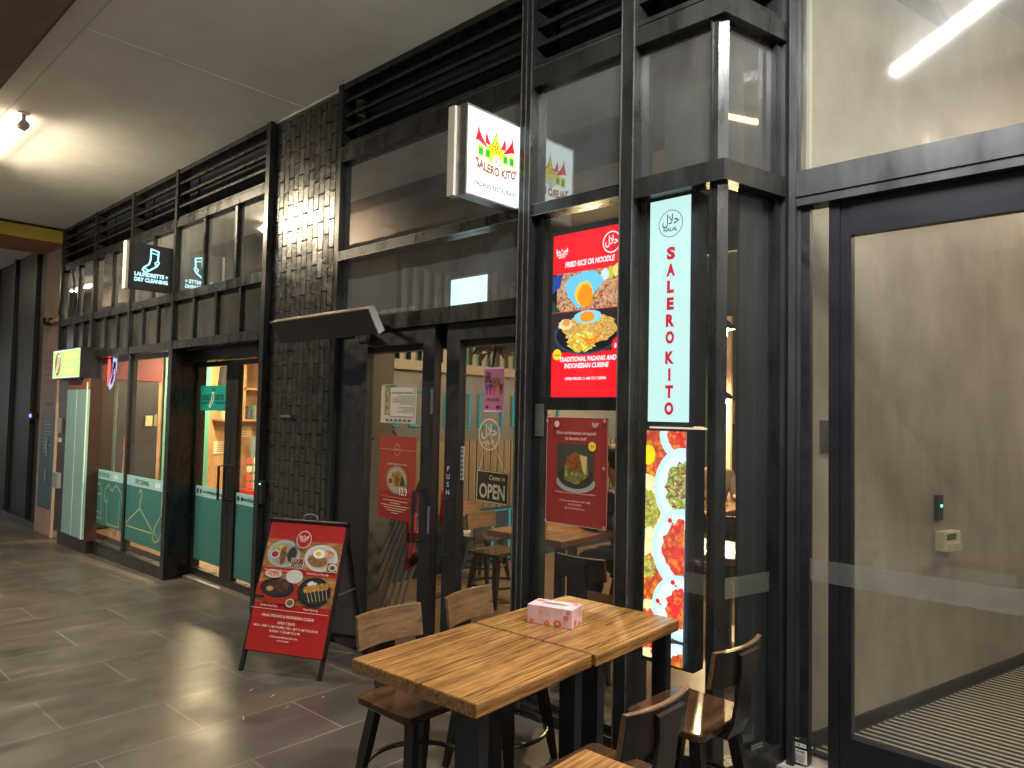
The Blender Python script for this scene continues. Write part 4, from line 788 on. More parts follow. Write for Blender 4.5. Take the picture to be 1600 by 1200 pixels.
P.rect('inset_photos', C(225, 200, 160), .20, H_*.622, .29, H_*.70); P.rect('inset_photos', C(110, 70, 45), .204, H_*.626, .286, H_*.696)
for i in range(5): P.ell('inset_photos', wp, .222+(i % 3)*.025, H_*.643+(i//3)*.028, .011, .010); P.ell('inset_photos', (bp, C(160, 90, 40))[i % 2], .222+(i % 3)*.025, H_*.643+(i//3)*.028, .008, .007)
P.rect('inset_photos', C(225, 200, 160), .455, H_*.615, PW-.004, H_*.69); P.rect('inset_photos', C(120, 80, 55), .459, H_*.62, PW-.008, H_*.685); P.ell('inset_photos', wp, .495, H_*.652, .028, .022); P.ell('inset_photos', C(90, 60, 40), .495, H_*.65, .018, .013)
P.ell('plates', C(165, 40, 25), .15, H_*.44, .165, .075); P.ell('plates', bp, .145, H_*.465, .118, .056); P.ell('plates', C(42, 42, 45), .145, H_*.465, .10, .046); P.ell('plate_food', food('ribs', [(70, 35, 22), (110, 60, 35), (40, 22, 16), (150, 100, 60)], 60), .16, H_*.487, .07, .035, rough=.15, seed=7); P.ell('plate_food', C(200, 150, 90), .095, H_*.455, .024, .014, rough=.3, seed=8)
P.ell('plates', wp, .10, H_*.568, .06, .025); P.ell('plate_food', food('prawns', [], 60), .10, H_*.57, .045, .018); P.ell('plates', wp, .25, H_*.56, .06, .04); P.ell('plates', wp, .255, H_*.365, .03, .025); P.ell('plate_food', C(110, 90, 50), .255, H_*.366, .022, .018); P.rect('plates', C(30, 26, 24), .0, H_*.385, .07, H_*.40)
P.ell('plates', bp, .405, H_*.463, .112, .083); P.ell('plates', C(40, 42, 46), .405, H_*.463, .096, .070); P.ell('plate_food', C(225, 215, 200), .385, H_*.515, .035, .017, rough=.25, seed=9)
sat = food('satay', [(210, 150, 60), (180, 110, 40), (235, 190, 100), (140, 80, 30)], 90)
for i in range(6): P.ell('plate_food', sat, .35+i*.026, H_*(.475+.007*i), .022, .020, rough=.2, seed=20+i); P.line('plate_food', C(215, 190, 130), [(.355+i*.026, H_*(.46+.006*i)), (.385+i*.024, H_*(.385+.006*i))], .0028)
P.c = None
P.text('lettering', wl, 'Nasi Padang - Rice Combo', .135, H_*.588, .012, .20); P.text('lettering', wl, 'Fried Rice or Noodle', .41, H_*.586, .012, .15); P.text('lettering', wl, 'Grilled Beef Ribs', .12, H_*.325, .012, .12); P.text('lettering', wl, 'Sate Padang', .41, H_*.325, .012, .10)
P.rect('rule', wl, 0, H_*.305, PW, H_*.308); P.text('lettering', wl, 'HALAL PADANG & INDONESIAN CUISINE', .265, H_*.252, .016, .36, bold=.01); P.text('lettering', wl, 'OPEN 7 DAYS', .265, H_*.205, .015, .12, bold=.01)
P.text('lettering', wl, 'MON - WED 11 AM TO 8PM | THU - SAT 11 AM TO 8.30 PM', .265, H_*.175, .013, .44, bold=.01); P.text('lettering', wl, 'SUNDAY 11.30 AM TO 6 PM', .265, H_*.145, .013, .21, bold=.01); P.text('lettering', wl, '9 ROSE LANE MELBOURNE 3000', .265, H_*.108, .009, .19, bold=.01); P.text('lettering', wl, '03 9137 8249', .265, H_*.083, .009, .08, bold=.01)
P.ell('logo', wl, .272, H_*.842, .052); P.ell('logo', C(176, 32, 26), .272, H_*.842, .048); mark_house(P, 'logo', wl, .272, H_*.85, .030); P.done()

# ================================================================== TABLES AND CHAIRS
W_top = wood('rough_oak_top', (.46, .225, .068), (.075, .030, .009), 'y', 2.6, .26)
W_edge = wood('oak_edge', (.42, .20, .06), (.20, .09, .025), 'y', .7, .4, .5)
W_back = wood('pale_ply', (.24, .135, .062), (.10, .046, .018), 'y', .6, .38, .5, True)
W_seat = wood('dark_seat', (.11, .052, .024), (.035, .016, .008), 'y', .7, .14, .5)
def table(name, label, cat, M, sx, sy, top=.685, group=None, th=.045):
    t = thing(name, label, cat, M, group); z = top
    b = B(M); b.box(-sx/2, sx/2, -sy/2, sy/2, z-th, z); b.build('tabletop', W_top, t, bevel=.006)
    for x, y in ((sx/2-.05, sy/2-.055), (sx/2-.05, -sy/2+.055), (-sx/2+.34, sy/2-.27), (-sx/2+.34, -sy/2+.20)):
        B(M).box(x-.032, x+.032, y-.02, y+.02, .004, z-th-.004).build('leg', M_black, t)
    B(M).box(-sx/2+.12, sx/2-.02, -sy/2+.03, sy/2-.03, z-th-.004, z-th).build('top_plate', M_black, t); return t
FG = 'wooden tables set along the restaurant window'
table('dining_table', 'near square oak table with its dark end facing the walkway', 'table', TR(-1.775, -1.10, .105, 3.2), .56, .585, group=FG)
table('dining_table', 'square oak table carrying the pink tissue box by the window', 'table', TR(-1.795, -.50, .107, 2.8), .565, .60, group=FG)
table('dining_table', 'oak table whose corner just shows at the bottom edge of the view', 'table', TR(-.81, -1.66, .11, 2), .55, .58, group=FG)
def curve_board(b, x, z0, z1, w_, th, bow, lean, M):
    n = 9; vs = []
    for i in range(n):
        y = -w_/2+w_*i/(n-1); cx = x+bow*(2*y/w_)**2
        for z in (z0, z1):
            q = cx-lean*(z-z0)
            vs += [(q, y, z), (q+th, y, z)]
    fs = []
    for i in range(n-1):
        a = i*4; c = a+4; fs += [(a, c, c+2, a+2), (a+1, a+3, c+3, c+1), (a+2, c+2, c+3, a+3), (a, a+1, c+1, c)]
    fs += [(0, 2, 3, 1), (n*4-4, n*4-3, n*4-1, n*4-2)]; b.add(vs, fs)
def make_chair(M, label, group):
    t = thing('dining_chair', label, 'chair', M, group); S = .42
    b = B(M); r = .03; pts = []
    for cx, cy, a0 in ((.13, .155, 0), (-.13, .155, 90), (-.13, -.155, 180), (.13, -.155, 270)):
        for k in range(4): a = math.radians(a0+k*30); pts.append((cx+r*math.cos(a), cy+r*math.sin(a)))
    b.prism(pts, S-.028, S, 'z'); b.build('seat', W_seat, t, bevel=.005)
    for i in (-1, 1):
        for j in (-1, 1):
            bb = B(M); p0 = Vector((i*.105, j*.12, S-.028)); p1 = Vector((i*.165, j*.175, 0)); pm = p0.lerp(p1, .45); vs = []
            for p, w_ in ((p0, .024), (pm, .024), (p1, .014)): vs += [(p.x-w_, p.y-w_*.7, p.z), (p.x+w_, p.y-w_*.7, p.z), (p.x+w_, p.y+w_*.7, p.z), (p.x-w_, p.y+w_*.7, p.z)]
            bb.add(vs, [(3, 2, 1, 0), (8, 9, 10, 11)]+[(q*4+k, q*4+(k+1) % 4, q*4+4+(k+1) % 4, q*4+4+k) for q in (0, 1) for k in range(4)]); bb.build('leg', M_chm, t, bevel=.003)
    B(M).tube([(.195*math.cos(a*PI/16), .20*math.sin(a*PI/16), .15) for a in range(32)], .010, 8, close=True).build('foot_ring', M_chm, t, smooth=True)
    b = B(M); vs = []
    for x, z, w_ in ((-.10, S-.034, .06), (-.175, S-.036, .06), (-.20, S+.02, .055), (-.225, .62, .05), (-.235, .69, .07)):
        vs += [(x, -w_, z), (x, w_, z), (x-.012, w_, z-.004), (x-.012, -w_, z-.004)]
    b.add(vs, [(0, 1, 2, 3), (19, 18, 17, 16)]+[(q*4+k, q*4+(k+1) % 4, q*4+4+(k+1) % 4, q*4+4+k) for q in range(4) for k in range(4)]); b.build('back_bracket', M_chm, t)
    b = B(M); curve_board(b, -.213, .575, .705, .325, .018, .030, .16, M); bd = b.build('backrest', W_back, t, bevel=.003)
    b = B(M); curve_board(b, -.218, .577, .703, .323, .005, .030, .16, M); b.build('back_shell', M_chm, t); return t
M_chm = mat('dark_walnut_lacquer', (.020, .012, .009), .3, var=.4, vs=12)
GC = 'wooden chairs around the window tables'
c0 = make_chair(TR(-2.20, -.98, .10, 1), 'pale backed chair nearest the sandwich board, on the walkway side of the near table', GC)
def copy_tree(o, M, label=None, group=None):
    c = o.copy(); COL.objects.link(c); c.matrix_world = M
    if label: c['label'] = label
    if group: c['group'] = group
    for ch in list(o.children):
        d = ch.copy(); COL.objects.link(d); d.parent = c
    W[c] = M; return c
copy_tree(c0, TR(-2.21, -.50, .10, 9), 'chair on the walkway side of the table that holds the tissue box')
copy_tree(c0, TR(-1.385, -.36, .107, 178), 'chair with its seat lit in stripes beside the food light box')
copy_tree(c0, TR(-1.31, -1.02, .107, 180), 'chair seen from behind, its curved top edge nearest the camera')
t = thing('tissue_box', 'pink floral tissue box on the wooden table by the window', 'tissue box', TR(-1.84, -.60, .793, 16))
MT = TR(-1.84, -.60, .793, 16); tm = mat('pink_floral_card', (.66, .42, .43), .5, var=.25, vs=14)
B(MT).box(-.095, .095, -.052, .052, 0, .072).build('box', tm, t, bevel=.0015)
P = Print(t, MT @ F(-.095, -.052, 0)); og = C(200, 95, 45); pk = C(205, 150, 150)
for i, (x, y, r) in enumerate(((.02, .008, .009), (.085, .008, .011), (.13, .014, .015), (.165, .04, .01), (.175, .06, .008), (.06, .05, .01))): P.ell('flowers', og if i < 5 else pk, x, y, r, r*.9, rough=.25, seed=i); P.ell('flowers', C(230, 160, 110), x, y, r*.4)
P.done()
P = Print(t, MT @ F(.095, -.052, 0, 90)); P.ell('flowers', og, .03, .018, .014, .012, rough=.25, seed=3); P.ell('flowers', og, .07, .01, .008); P.ell('flowers', pk, .08, .05, .01); P.done()
P = Print(t, MT @ Matrix.Translation((0, 0, .072))); P.ell('slot', C(120, 112, 112), 0, 0, .055, .013); P.ell('flowers', og, -.07, .02, .014, .01, rough=.3, seed=2); P.ell('flowers', og, .075, .03, .01, rough=.3, seed=5); P.done()
R = random.Random(11)
leaf = mat('dry_leaf', (.35, .28, .2), .8)
for i, (x, y) in enumerate(((-3.78, -.84), (-3.62, -.80), (-3.45, -1.05), (-3.42, -.83))):
    a = R.uniform(0, 3); s = .014; z = floor_z(x)+.004
    b = B(TR(x, y, z, math.degrees(a))); b.add([(-s, 0, 0), (0, -s*.45, .004), (s, 0, .012), (0, s*.4, 0), (0, 0, .006)], [(0, 1, 4), (1, 2, 4), (2, 3, 4), (3, 0, 4)])
    tag(b.build('dead_leaf', leaf), 'tiny curled dead leaf on the paving in front of the sandwich board', 'leaf', 'dead leaves by the sandwich board')
b = B()
for i in range(60):
    x, y = R.uniform(-8, -1.5), R.uniform(-2.2, -.2); s = R.uniform(.003, .007); z = floor_z(x)+.0015; b.lathe([(s, 0), (s*.5, s*.4)], 5, Matrix.Translation((x, y, z)))
o = b.build('litter_specks', C(150, 135, 120)); o['kind'] = 'stuff'

# ================================================================== LAUNDRETTE INTERIOR
LI = thing('laundrette_room', 'timber lined laundrette interior with red ceiling glimpsed through its windows', 'room', (-7.8, 1.6, .02))
W_ply = wood('birch_ply', (.50, .32, .15), (.36, .21, .09), 'z', .12, .5, .2)
B().box(-10.5, -5.3, .32, 3.1, -.05, .03).build('room_floor', mat('timber_floor', (.16, .09, .045), .4, var=.3, vs=5), LI)
B().box(-10.55, -10.4, .05, 3.1, 0, 2.7).build('side_wall', W_ply, LI); B().box(-10.5, -5.3, 3.0, 3.1, 0, 2.7).build('back_wall', W_ply, LI); B().box(-5.38, -5.3, .32, 3.1, 0, 2.7).build('party_wall', W_ply, LI)
B().box(-10.5, -5.3, .08, 3.1, 2.52, 2.6).build('room_ceiling', mat('red_ceiling', (.16, .014, .010), .5), LI)
B().box(-10.399, -10.37, .05, 1.16, 1.97, 2.5).build('red_wall_panel', mat('red_ceiling', (.16, .014, .010)), LI)
B().box(-10.399, -10.3, .30, 1.10, .05, 1.95).build('machine_bank', mat('black_machine_panel', (.014, .013, .013), .4, var=.3), LI)
B().box(-10.399, -10.36, 1.20, 1.36, .03, 2.4).build('teal_post', mat('teal_paint', (.10, .36, .29), .5, var=.1), LI); B().box(-10.399, -10.36, 1.68, 1.84, .03, 2.4).build('teal_post', mat('teal_paint', (.10, .36, .29)), LI)
b = B(); b.box(-10.4, -10.1, 1.9, 2.98, 1.44, 1.47); b.box(-10.4, -10.1, 1.9, 2.98, 1.90, 1.93); b.box(-10.4, -10.1, 2.22, 2.25, 1.47, 2.4); b.box(-10.4, -10.1, 2.95, 2.98, 1.47, 2.4); b.build('shelf', W_ply, LI)
t = thing('shelf_books', 'row of mixed books on the upper laundrette shelf', 'books', (-10.25, 2.4, 1.47)); R = random.Random(8); y = 1.92; k = 0
while y < 2.92 and k < 30:
    w_ = R.uniform(.018, .04); h = R.uniform(.14, .22)
    if not 2.2 < y < 2.27: B().box(-10.3, -10.15, y, y+w_, 1.471, 1.471+h).build('book', C(*R.choice([(150, 60, 40), (60, 70, 60), (180, 160, 120), (70, 90, 110), (120, 50, 60), (200, 140, 80), (50, 45, 45), (110, 130, 110)])), t)
    y += w_+.004; k += 1
B().box(-10.3, -9.9, 2.25, 2.9, .03, .44).build('counter', mat('red_counter', (.5, .03, .02), .4), LI)
for nm, y0, y1, z0, z1, col in (('framed_certificate', 1.93, 2.15, .96, 1.14, (215, 200, 165)), ('wall_notice', 2.28, 2.5, 1.2, 1.36, (210, 190, 150)), ('photo_collage', 2.55, 2.85, 1.1, 1.33, (120, 100, 80))):
    t = thing(nm, {'framed_certificate': 'small framed certificate on the laundrette ply wall', 'wall_notice': 'cream notice on the laundrette ply wall under the book shelf', 'photo_collage': 'brown photo collage sheet on the laundrette wall'}[nm], 'notice', (-10.39, y0, z0))
    B().box(-10.399, -10.385, y0, y1, z0, z1).build('sheet', C(*col), t); P = Print(t, F(-10.385, y0, z0, 90))
    for q in range(4): P.rect('print', C(90, 110, 100), .04, .03+q*.03, .15, .04+q*.03)
    P.done()
t = thing('card_rack', 'countertop rack of white cards on the red laundrette counter', 'rack', (-10.1, 2.4, .44))
B().box(-10.12, -10.06, 2.36, 2.42, .44, 1.22).build('post', mat('blue_grey_post', (.15, .25, .28), .5), t); R = random.Random(4)
for r_ in range(4):
    for c_ in range(5): B().box(-10.06, -10.05, 2.28+c_*.11, 2.36+c_*.11, (.46+r_*.12), .55+r_*.12).build('card', C(*R.choice([(230, 220, 200), (210, 80, 70), (220, 205, 170), (235, 230, 220)])), t)
t = thing('hanging_bag', 'dark coat hanging from the laundrette shelf behind the teal notice', 'coat', (-10.2, 2.0, 1.8)); B().prism([(1.93, 1.9), (2.15, 1.93), (2.2, 2.2), (2.1, 2.28), (1.95, 2.22)], -10.35, -10.2, 'x').build('fabric', mat('black_fabric', (.02, .02, .02), .9), t, bevel=.02)
t = thing('orange_broom', 'orange topped wooden pole leaning behind the left window', 'broom', (-9.3, .3, .1)); B().tube([(-9.15, .25, .1), (-9.28, .35, 1.10)], .014, 8).build('pole', W_ply, t); B().tube([(-9.28, .35, 1.10), (-9.30, .365, 1.26)], .022, 8).build('orange_grip', C(230, 130, 40), t)
t = thing('payment_terminal', 'cream payment terminal on the black machine bank', 'terminal', (-10.28, .95, 1.4)); B().box(-10.3, -10.27, .93, 1.02, 1.36, 1.50).build('body', C(170, 170, 130), t); B().box(-10.3, -10.27, 1.04, 1.08, 1.36, 1.52).build('handset', C(120, 115, 90), t)
for k, (x, y) in enumerate(((-9.6, 1.6), (-8, 1.8), (-6.6, 2.0))):
    t = thing('ceiling_light', ('flush laundrette ceiling light nearest the lockers', 'flush laundrette ceiling light in the middle of the shop', 'flush laundrette ceiling light nearest the tiled pillar')[k], 'light', (x, y, 2.5), 'laundrette ceiling lights')
    B().box(x-.3, x+.3, y-.1, y+.1, 2.48, 2.518).build('housing', M_white, t); B().box(x-.28, x+.28, y-.08, y+.08, 2.472, 2.48).build('diffuser', glow('laundry_glow', (1, .76, .42), 165), t)

# ================================================================== RESTAURANT INTERIOR
RI = thing('restaurant_room', 'dim restaurant interior with blue grey panelling seen through the glass', 'room', (-3.5, 2, .1))
B().add([(-5.27, .07, .085), (-2.6, .06, .085), (-1.86, .06, .085), (-1.48, .06, .085), (-.05, 7.5, .085), (-5.27, 7.5, .085)], [(0, 1, 2, 3, 4, 5)]).build('room_floor', mat('brown_vinyl', (.17, .115, .07), .35, var=.2, vs=3), RI)
M_bg = mat('blue_grey_panel', (.055, .068, .085), .5, var=.15, vs=3); M_navy = mat('navy_panel', (.012, .03, .06), .4); M_ol = mat('olive_slats', (.13, .10, .055), .6)
X0 = -5.25
B().box(X0-.03, X0, .07, 6.0, 1.34, 2.0).build('upper_panel', M_bg, RI); B().box(X0-.03, X0, .07, 6.0, .085, .66).build('lower_panel', M_navy, RI)
b = B(); [b.box(X0-.03, X0, .07+i*.10, .145+i*.10, .66, 1.34) for i in range(59)]; b.build('slat_panel', M_ol, RI); B().box(X0-.03, X0-.015, .07, 6.0, .66, 1.34).build('slat_backing', mat('cream_backing', (.28, .24, .17), .7), RI)
B().box(X0-.03, X0+.08, .07, 6.0, 2.0, 2.09).build('ledge', mat('grey_ledge', (.14, .12, .10), .5), RI)
b = B(); [b.box(X0-.02, X0+.03, .07+i*.13, .12+i*.13, 2.09, 2.95) for i in range(45)]; b.build('ledge_slats', mat('grey_ledge', (.14, .12, .10)), RI); B().box(X0-.03, X0-.02, .07, 6.0, 2.09, 2.95).build('teal_backing', mat('teal_light_tint', (.04, .12, .12), .6), RI)  # teal light between the slats is put into the backing colour
b = B()
for y, w_ in ((.9, .36), (1.40, .30), (1.82, .33), (2.28, .34), (2.77, .33), (3.2, .33)):
    for (y0, y1, z0, z1) in ((y, y+w_, 1.48, 1.492), (y, y+w_, 1.80, 1.812), (y, y+.012, 1.492, 1.80), (y+w_-.012, y+w_, 1.492, 1.80)): b.box(X0+.004, X0+.02, y0, y1, z0, z1)
b.build('neon_outline', glow('teal_neon', (.05, .40, .37), .28), RI)
b = B()
for y in (1.9, 2.5, 2.75, 3.3): b.box(X0+.004, X0+.02, y, y+.012, .12, .62); b.box(X0+.004, X0+.02, y, y+.22, .62, .632)
b.build('low_neon', glow('teal_neon', (.05, .40, .37), .28), RI)
# striped booth wall
b = B(); b2 = B()
for i in range(9): (b if i % 2 else b2).box(-4.25, -3.75, 3.28, 3.34, .95+i*.105, .95+(i+1)*.105)
b.build('navy_stripes', M_navy, RI); b2.build('cream_stripes', mat('cream_stripe', (.62, .47, .32), .6), RI); B().box(-4.25, -3.75, 3.30, 3.38, .085, .95).build('timber_dado', mat('brown_dado', (.22, .11, .045), .5), RI)
B().box(-5.3, 0, 6.0, 6.1, .085, 3.4).build('back_wall', mat('bottle_green', (.03, .045, .035), .6), RI)
B().box(-4.28, -4.16, 5.55, 5.6, .085, 2.9).build('cream_post', mat('cream_stripe', (.62, .47, .32)), RI); B().box(-4.75, -4.62, 5.7, 5.75, .085, 2.9).build('cream_post', mat('cream_stripe', (.62, .47, .32)), RI)
B().box(-5.3, -1.9, .35, 6.1, 2.98, 3.05).build('room_ceiling', mat('dark_ceiling', (.02, .02, .02), .8), RI)
t = thing('no_smoking_sign', 'small cream sign with a red ring on the far dark green restaurant wall', 'sign', (-4.38, 5.98, 1.6))
xx = -4.43; B().box(xx, xx+.11, 5.97, 6.0, 1.56, 1.86).build('sheet', C(215, 190, 150), t); P = Print(t, F(xx, 5.969, 1.56)); P.ring('red_ring', C(190, 60, 45), .055, .14, .042, .012, ry=.08); P.done()
def pendant(x, y, z, label):
    t = thing('pendant_lamp', label, 'lamp', (x, y, z), 'warm pendant lamps in the restaurant'); B().tube([(x, y, 2.98), (x, y, z+.12)], .004, 5).build('cord', M_black, t)
    B().lathe([(.02, z+.12), (.02, z+.07), (.11, z+.0), (.115, z-.03)], 18, TR(x, y, 0)).build('shade', M_black, t, smooth=True); B().lathe([(.01, z-.02), (.045, z-.05), (.045, z-.08), (.02, z-.10)], 12, TR(x, y, 0)).build('bulb', glow('bulb_glow', (1, .70, .36), 900), t, smooth=True)
pendant(-3.6, 1.9, 2.6, 'pendant lamp over the table behind the banana leaf poster'); pendant(-3.98, 5.0, 1.88, 'pendant lamp over the farther table of the seated man')
pendant(-2.98, 3.0, 2.42, 'pendant lamp behind the corner bay'); pendant(-4.97, .36, 2.3, 'added pendant lamp hidden behind the tiled pillar to light the restaurant')  # second lamp is added out of sight to brighten the room
t = thing('hanging_light_panel', 'lit blue white panel hung on wires inside above the restaurant doors', 'light', (-3.45, .45, 2.34))
MP = TR(-3.71, .48, 2.335, 0); B(MP).box(0, .40, 0, .05, 0, .205).build('case', C(205, 205, 195), t); B(MP).box(.012, .36, -.004, 0, .012, .185).build('panel', C(215, 250, 248, 5.0), t); B(MP).tube([(.05, .02, .2), (.17, .02, .6)], .002, 4).tube([(.35, .02, .2), (.22, .02, .6)], .002, 4).build('wires', M_alu, t)
tag(B().tube([(-2.75, .25, 2.30), (-2.68, .28, 2.36), (-2.62, .25, 2.31), (-2.70, .22, 2.28), (-2.66, .26, 2.35), (-2.60, .24, 2.5), (-2.58, .2, 2.62)], .006, 5).build('cable_tangle', M_rubber), 'tangle of black cable behind the glass beside the hanging light panel', 'cable')
table('dining_table', 'oak table inside behind the banana leaf poster with a glass on it', 'table', TR(-3.42, 1.36, .09, 2), .68, .86, group='tables inside the restaurant')
table('dining_table', 'oak table inside in front of the far seated man', 'table', TR(-3.45, 3.75, .09, 0), .7, 1.3, group='tables inside the restaurant')
table('dining_table', 'oak table inside just behind the corner bay', 'table', TR(-2.25, 1.55, .09, 5), .6, .6, group='tables inside the restaurant')
GI = 'wooden chairs inside the restaurant'
copy_tree(c0, TR(-4.15, 1.45, .09, 0), 'chair inside to the left of the table behind the banana leaf poster', GI)
copy_tree(c0, TR(-4.75, 1.9, .09, 10), 'chair deeper inside behind the hanging open sign', GI)
copy_tree(c0, TR(-2.97, 1.72, .09, 186), 'chair under the person in the black jacket', GI)
copy_tree(c0, TR(-2.62, .75, .09, 95), 'low chair inside behind the window with the banana leaf poster', GI)
copy_tree(c0, TR(-3.9, 4.45, .09, -60), 'chair under the man in the brown jacket', GI)
copy_tree(c0, TR(-3.0, 3.1, .09, 100), 'empty chair inside between the two far tables', GI)
t = thing('water_glass', 'clear drinking glass on the inside oak table', 'glass', (-3.45, 1.05, .777)); B().lathe([(.028, 0), (.034, .075), (.031, .075), (.026, .006)], 16, TR(-3.36, 1.1, .777)).build('tumbler', glass('tumbler_glass', (.85, .87, .85), .02, dirt_haze=.1), t, smooth=True)
# stacked folding stools behind the left door
t = thing('folded_stool_stack', 'stack of red plastic folding stools with grey tube legs leaning behind the left door', 'stools', (-3.9, .35, .09))
RP = mat('red_plastic', (.62, .03, .03), .35); GT = mat('grey_tube', (.42, .38, .34), .4, .2)
B().prism([(-4.04, 1.02), (-3.98, 1.14), (-3.95, 1.05), (-3.86, 1.02), (-3.82, .95), (-3.84, .90), (-4.04, .90)], .47, .50, 'y').build('red_seat', RP, t, bevel=.008)
B().prism([(-4.05, .69), (-3.82, .73), (-3.80, .79), (-4.05, .77)], .43, .46, 'y').build('red_seat', RP, t, bevel=.006)
B().prism([(-4.04, .58), (-3.82, .62), (-3.81, .66), (-3.95, .63), (-3.98, .52), (-4.04, .50)], .40, .43, 'y').build('red_seat', RP, t, bevel=.006)
B().box(-4.06, -4.03, .43, .5, .5, 1.0).build('red_bar', RP, t, bevel=.004)
for i in range(4): B().tube([(-4.20+i*.045, .30+i*.02, .10), (-4.06+i*.04, .44+i*.02, .80)], .012, 8).build('tube_leg', GT, t, smooth=True)
for i in range(3): B().tube([(-4.52+i*.05, .32+i*.03, .10), (-4.24+i*.05, .5, .85)], .010, 8).build('tube_leg', GT, t, smooth=True)
B().prism([(-3.76, .86), (-3.66, .84), (-3.70, .98), (-3.74, 1.10)], .47, .50, 'y').build('red_seat', RP, t, bevel=.008); B().tube([(-3.70, .5, 1.0), (-3.62, .52, .4)], .012, 8).build('tube_leg', GT, t, smooth=True)
t = thing('wicker_basket', 'small cream lattice basket on the floor behind the left door', 'basket', (-4.2, .68, .087)); B().lathe([(.10, 0), (.115, .05), (.12, .11), (.105, .11), (.09, .01)], 18, TR(-4.17, .62, .087)).build('body', mat('lattice_cream', (.5, .46, .4), .6, var=.7, vs=60), t)
# plants
def plant(name, label, cat, x, y, z0, z1, n, seed, col, spread=.16, hang=False):
    t = thing(name, label, cat, (x, y, z0)); R = random.Random(seed); b = B(); b2 = B()
    for i in range(n):
        h = R.uniform(z0+.1, z1); a = R.uniform(0, 6.28); L = R.uniform(.12, .26)*(.45 if hang else 1); sp = spread*R.random()
        px, py = x+sp*math.cos(a), y+sp*math.sin(a); dz = R.uniform(-.6, .8); w_ = R.uniform(.012, .024)
        d = Vector((math.cos(a), math.sin(a), dz)).normalized(); s = d.cross(Vector((0, 0, 1))).normalized()*w_; p = Vector((px, py, h))
        q = p+d*L*.5+Vector((0, 0, .02)); e = p+d*L-Vector((0, 0, L*.25))
        b.add([p, q+s, e, q-s], [(0, 1, 2), (0, 2, 3)])
    b2.tube([(x, y, z0), (x+.02, y, (z0+z1)/2), (x, y+.02, z1)], .012, 6)
    m = mat(name+'_leaf', col, .5, var=.5, vs=6); b.build('foliage', m, t); b2.build('stem', mat('plant_stem', (.06, .05, .03), .7), t); return t
plant('potted_plant', 'tall leafy plant in the dark corner behind the left restaurant door', 'plant', -4.62, .45, .28, 1.72, 170, 5, (.16, .19, .07))
B().lathe([(.10, .09), (.13, .28), (.11, .28)], 18, TR(-4.62, .45, 0)).build('plant_pot', mat('dark_pot', (.03, .03, .03), .6)); tag(bpy.data.objects['plant_pot'], 'dark round pot holding the tall leafy plant', 'pot')
plant('hanging_plant', 'pale hanging plant above the pink flyer inside the right door', 'plant', -3.25, .45, 1.9, 2.2, 130, 9, (.28, .26, .17), .08, True)

# ================================================================== PEOPLE
def skin_mesh(name, verts, edges, radii, m, parent, M, sub=2, root=0):
    me = bpy.data.meshes.new(name); me.from_pydata([M @ Vector(v) for v in verts], edges, []); o = bpy.data.objects.new(name, me); COL.objects.link(o)
    md = o.modifiers.new('s', 'SKIN'); sv = me.skin_vertices[0].data
    for i, r in enumerate(radii): sv[i].radius = (r, r) if not isinstance(r, tuple) else r; sv[i].use_root = (i == root)
    md.use_smooth_shade = True; s2 = o.modifiers.new('u', 'SUBSURF'); s2.levels = sub; s2.render_levels = sub
    dg = bpy.context.evaluated_depsgraph_get(); new = bpy.data.meshes.new_from_object(o.evaluated_get(dg))
    bpy.data.objects.remove(o); new.transform(W[parent].inverted()); new.materials.clear(); new.materials.append(m)
    for p in new.polygons: p.use_smooth = True
    n = bpy.data.objects.new(name, new); COL.objects.link(n); n.parent = parent; W[n] = W[parent]; return n
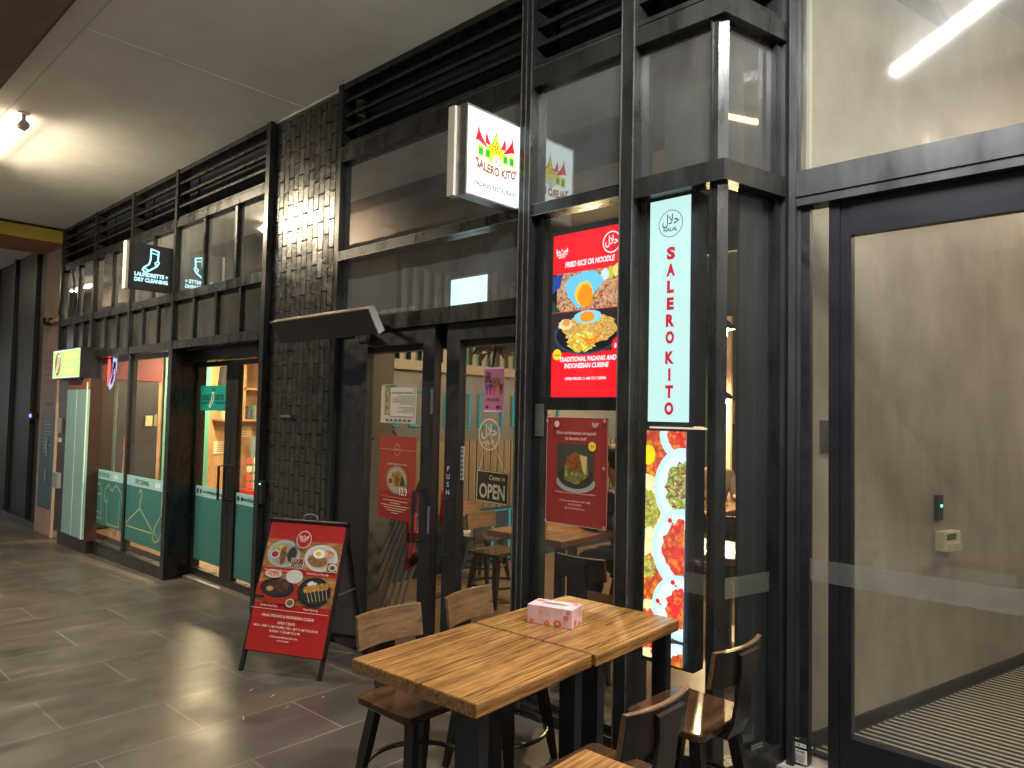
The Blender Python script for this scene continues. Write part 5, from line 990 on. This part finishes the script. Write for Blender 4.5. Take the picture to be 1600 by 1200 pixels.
def person(label, M, jacket, hair, trousers, lean=.12, s=.92):
    """seated, local +x is where the chest faces; seat height .42"""
    t = thing('person', label, 'person', M); S = M @ Matrix.Scale(s, 4); sk = mat('skin_tone', (.48, .27, .18), .5)
    V = [(0, 0, .56), (lean*.5, 0, .78), (lean, 0, 1.0), (lean+.03, 0, 1.10), (lean+.07, 0, 1.17), (lean+.10, 0, 1.26), (lean+.10, 0, 1.34)]; E = [(0, 1), (1, 2), (2, 3), (3, 4), (4, 5), (5, 6)]; Rr = [.12, .12, .12, .05, .052, .085, .07]
    for sd in (-1, 1):
        n = len(V); V += [(lean, sd*.17, 1.02), (lean+.10, sd*.22, .80), (lean+.30, sd*.12, .78), (lean+.37, sd*.10, .79)]; E += [(2, n), (n, n+1), (n+1, n+2), (n+2, n+3)]; Rr += [.055, .042, .03, .024]
        k = n+3
        for f in range(4): m_ = len(V); y = sd*(.10-.018*1.5+.018*f); V += [(lean+.43, y, .795-.004*abs(f-1.5)), (lean+.465, y, .775)]; E += [(k, m_), (m_, m_+1)]; Rr += [.009, .007]
        m_ = len(V); V += [(lean+.40, sd*.065, .79)]; E += [(k, m_)]; Rr += [.009]
        n = len(V); V += [(.02, sd*.09, .50), (.40, sd*.11, .50), (.42, sd*.11, .10), (.52, sd*.11, .06)]; E += [(0, n), (n, n+1), (n+1, n+2), (n+2, n+3)]; Rr += [.085, .06, .045, .035]
    skin_mesh('body', V, E, Rr, sk, t, S)
    V = [(0, 0, .50), (lean*.5, 0, .76), (lean, 0, 1.0), (lean+.02, 0, 1.07)]; E = [(0, 1), (1, 2), (2, 3)]; Rr = [(.15, .17), (.15, .17), (.15, .16), .075]
    for sd in (-1, 1): n = len(V); V += [(lean, sd*.18, 1.01), (lean+.09, sd*.235, .80), (lean+.28, sd*.135, .785)]; E += [(2, n), (n, n+1), (n+1, n+2)]; Rr += [.078, .066, .05]
    skin_mesh('jacket', V, E, Rr, jacket, t, S)
    V = [(0, 0, .50)]; E = []; Rr = [.13]
    for sd in (-1, 1): n = len(V); V += [(.05, sd*.09, .50), (.41, sd*.11, .51), (.42, sd*.11, .14)]; E += [(0, n), (n, n+1), (n+1, n+2)]; Rr += [.10, .078, .06]
    skin_mesh('trousers', V, E, Rr, trousers, t, S)
    V = [(lean+.03, 0, 1.20), (lean+.05, 0, 1.30), (lean+.08, 0, 1.37), (lean+.15, 0, 1.375)]; skin_mesh('hair', V, [(0, 1), (1, 2), (2, 3)], [(.07, .085), (.09, .10), (.085, .09), (.05, .06)], hair, t, S)
    f = B(S); hx = lean+.178
    for sd in (-1, 1):
        f.lathe([(.001, -.012), (.011, 0), (.001, .012)], 8, Matrix.Translation((hx, sd*.03, 1.275)))
    f.build('eyes', C(30, 25, 25), t); f = B(S); f.add([(hx-.005, 0, 1.285), (hx+.022, 0, 1.245), (hx-.005, .014, 1.24), (hx-.005, -.014, 1.24)], [(0, 2, 1), (0, 1, 3), (1, 2, 3)]); f.box(hx-.012, hx+.002, -.02, .02, 1.213, 1.22)
    for sd in (-1, 1): f.lathe([(.012, -.025), (.02, 0), (.01, .028)], 8, Matrix.Translation((lean+.09, sd*.088, 1.265)))
    f.build('facial_features', sk, t, smooth=True)
    return t
person('person in a black jacket seated at the inside table behind the dark red poster', TR(-3.0, 1.72, .09, 186), mat('black_jacket', (.014, .014, .017), .7, bump=.3, bs=12), mat('dark_hair', (.012, .010, .009), .6, bump=.5, bs=60), mat('dark_trousers', (.012, .013, .018), .8))
person('man with short dark hair in a brown grey jacket seated at the far table', TR(-3.82, 4.40, .09, -40), mat('brown_jacket', (.15, .12, .095), .8, var=.2, vs=6, bump=.5, bs=10), mat('dark_hair', (.012, .010, .009)), mat('dark_trousers', (.012, .013, .018)))
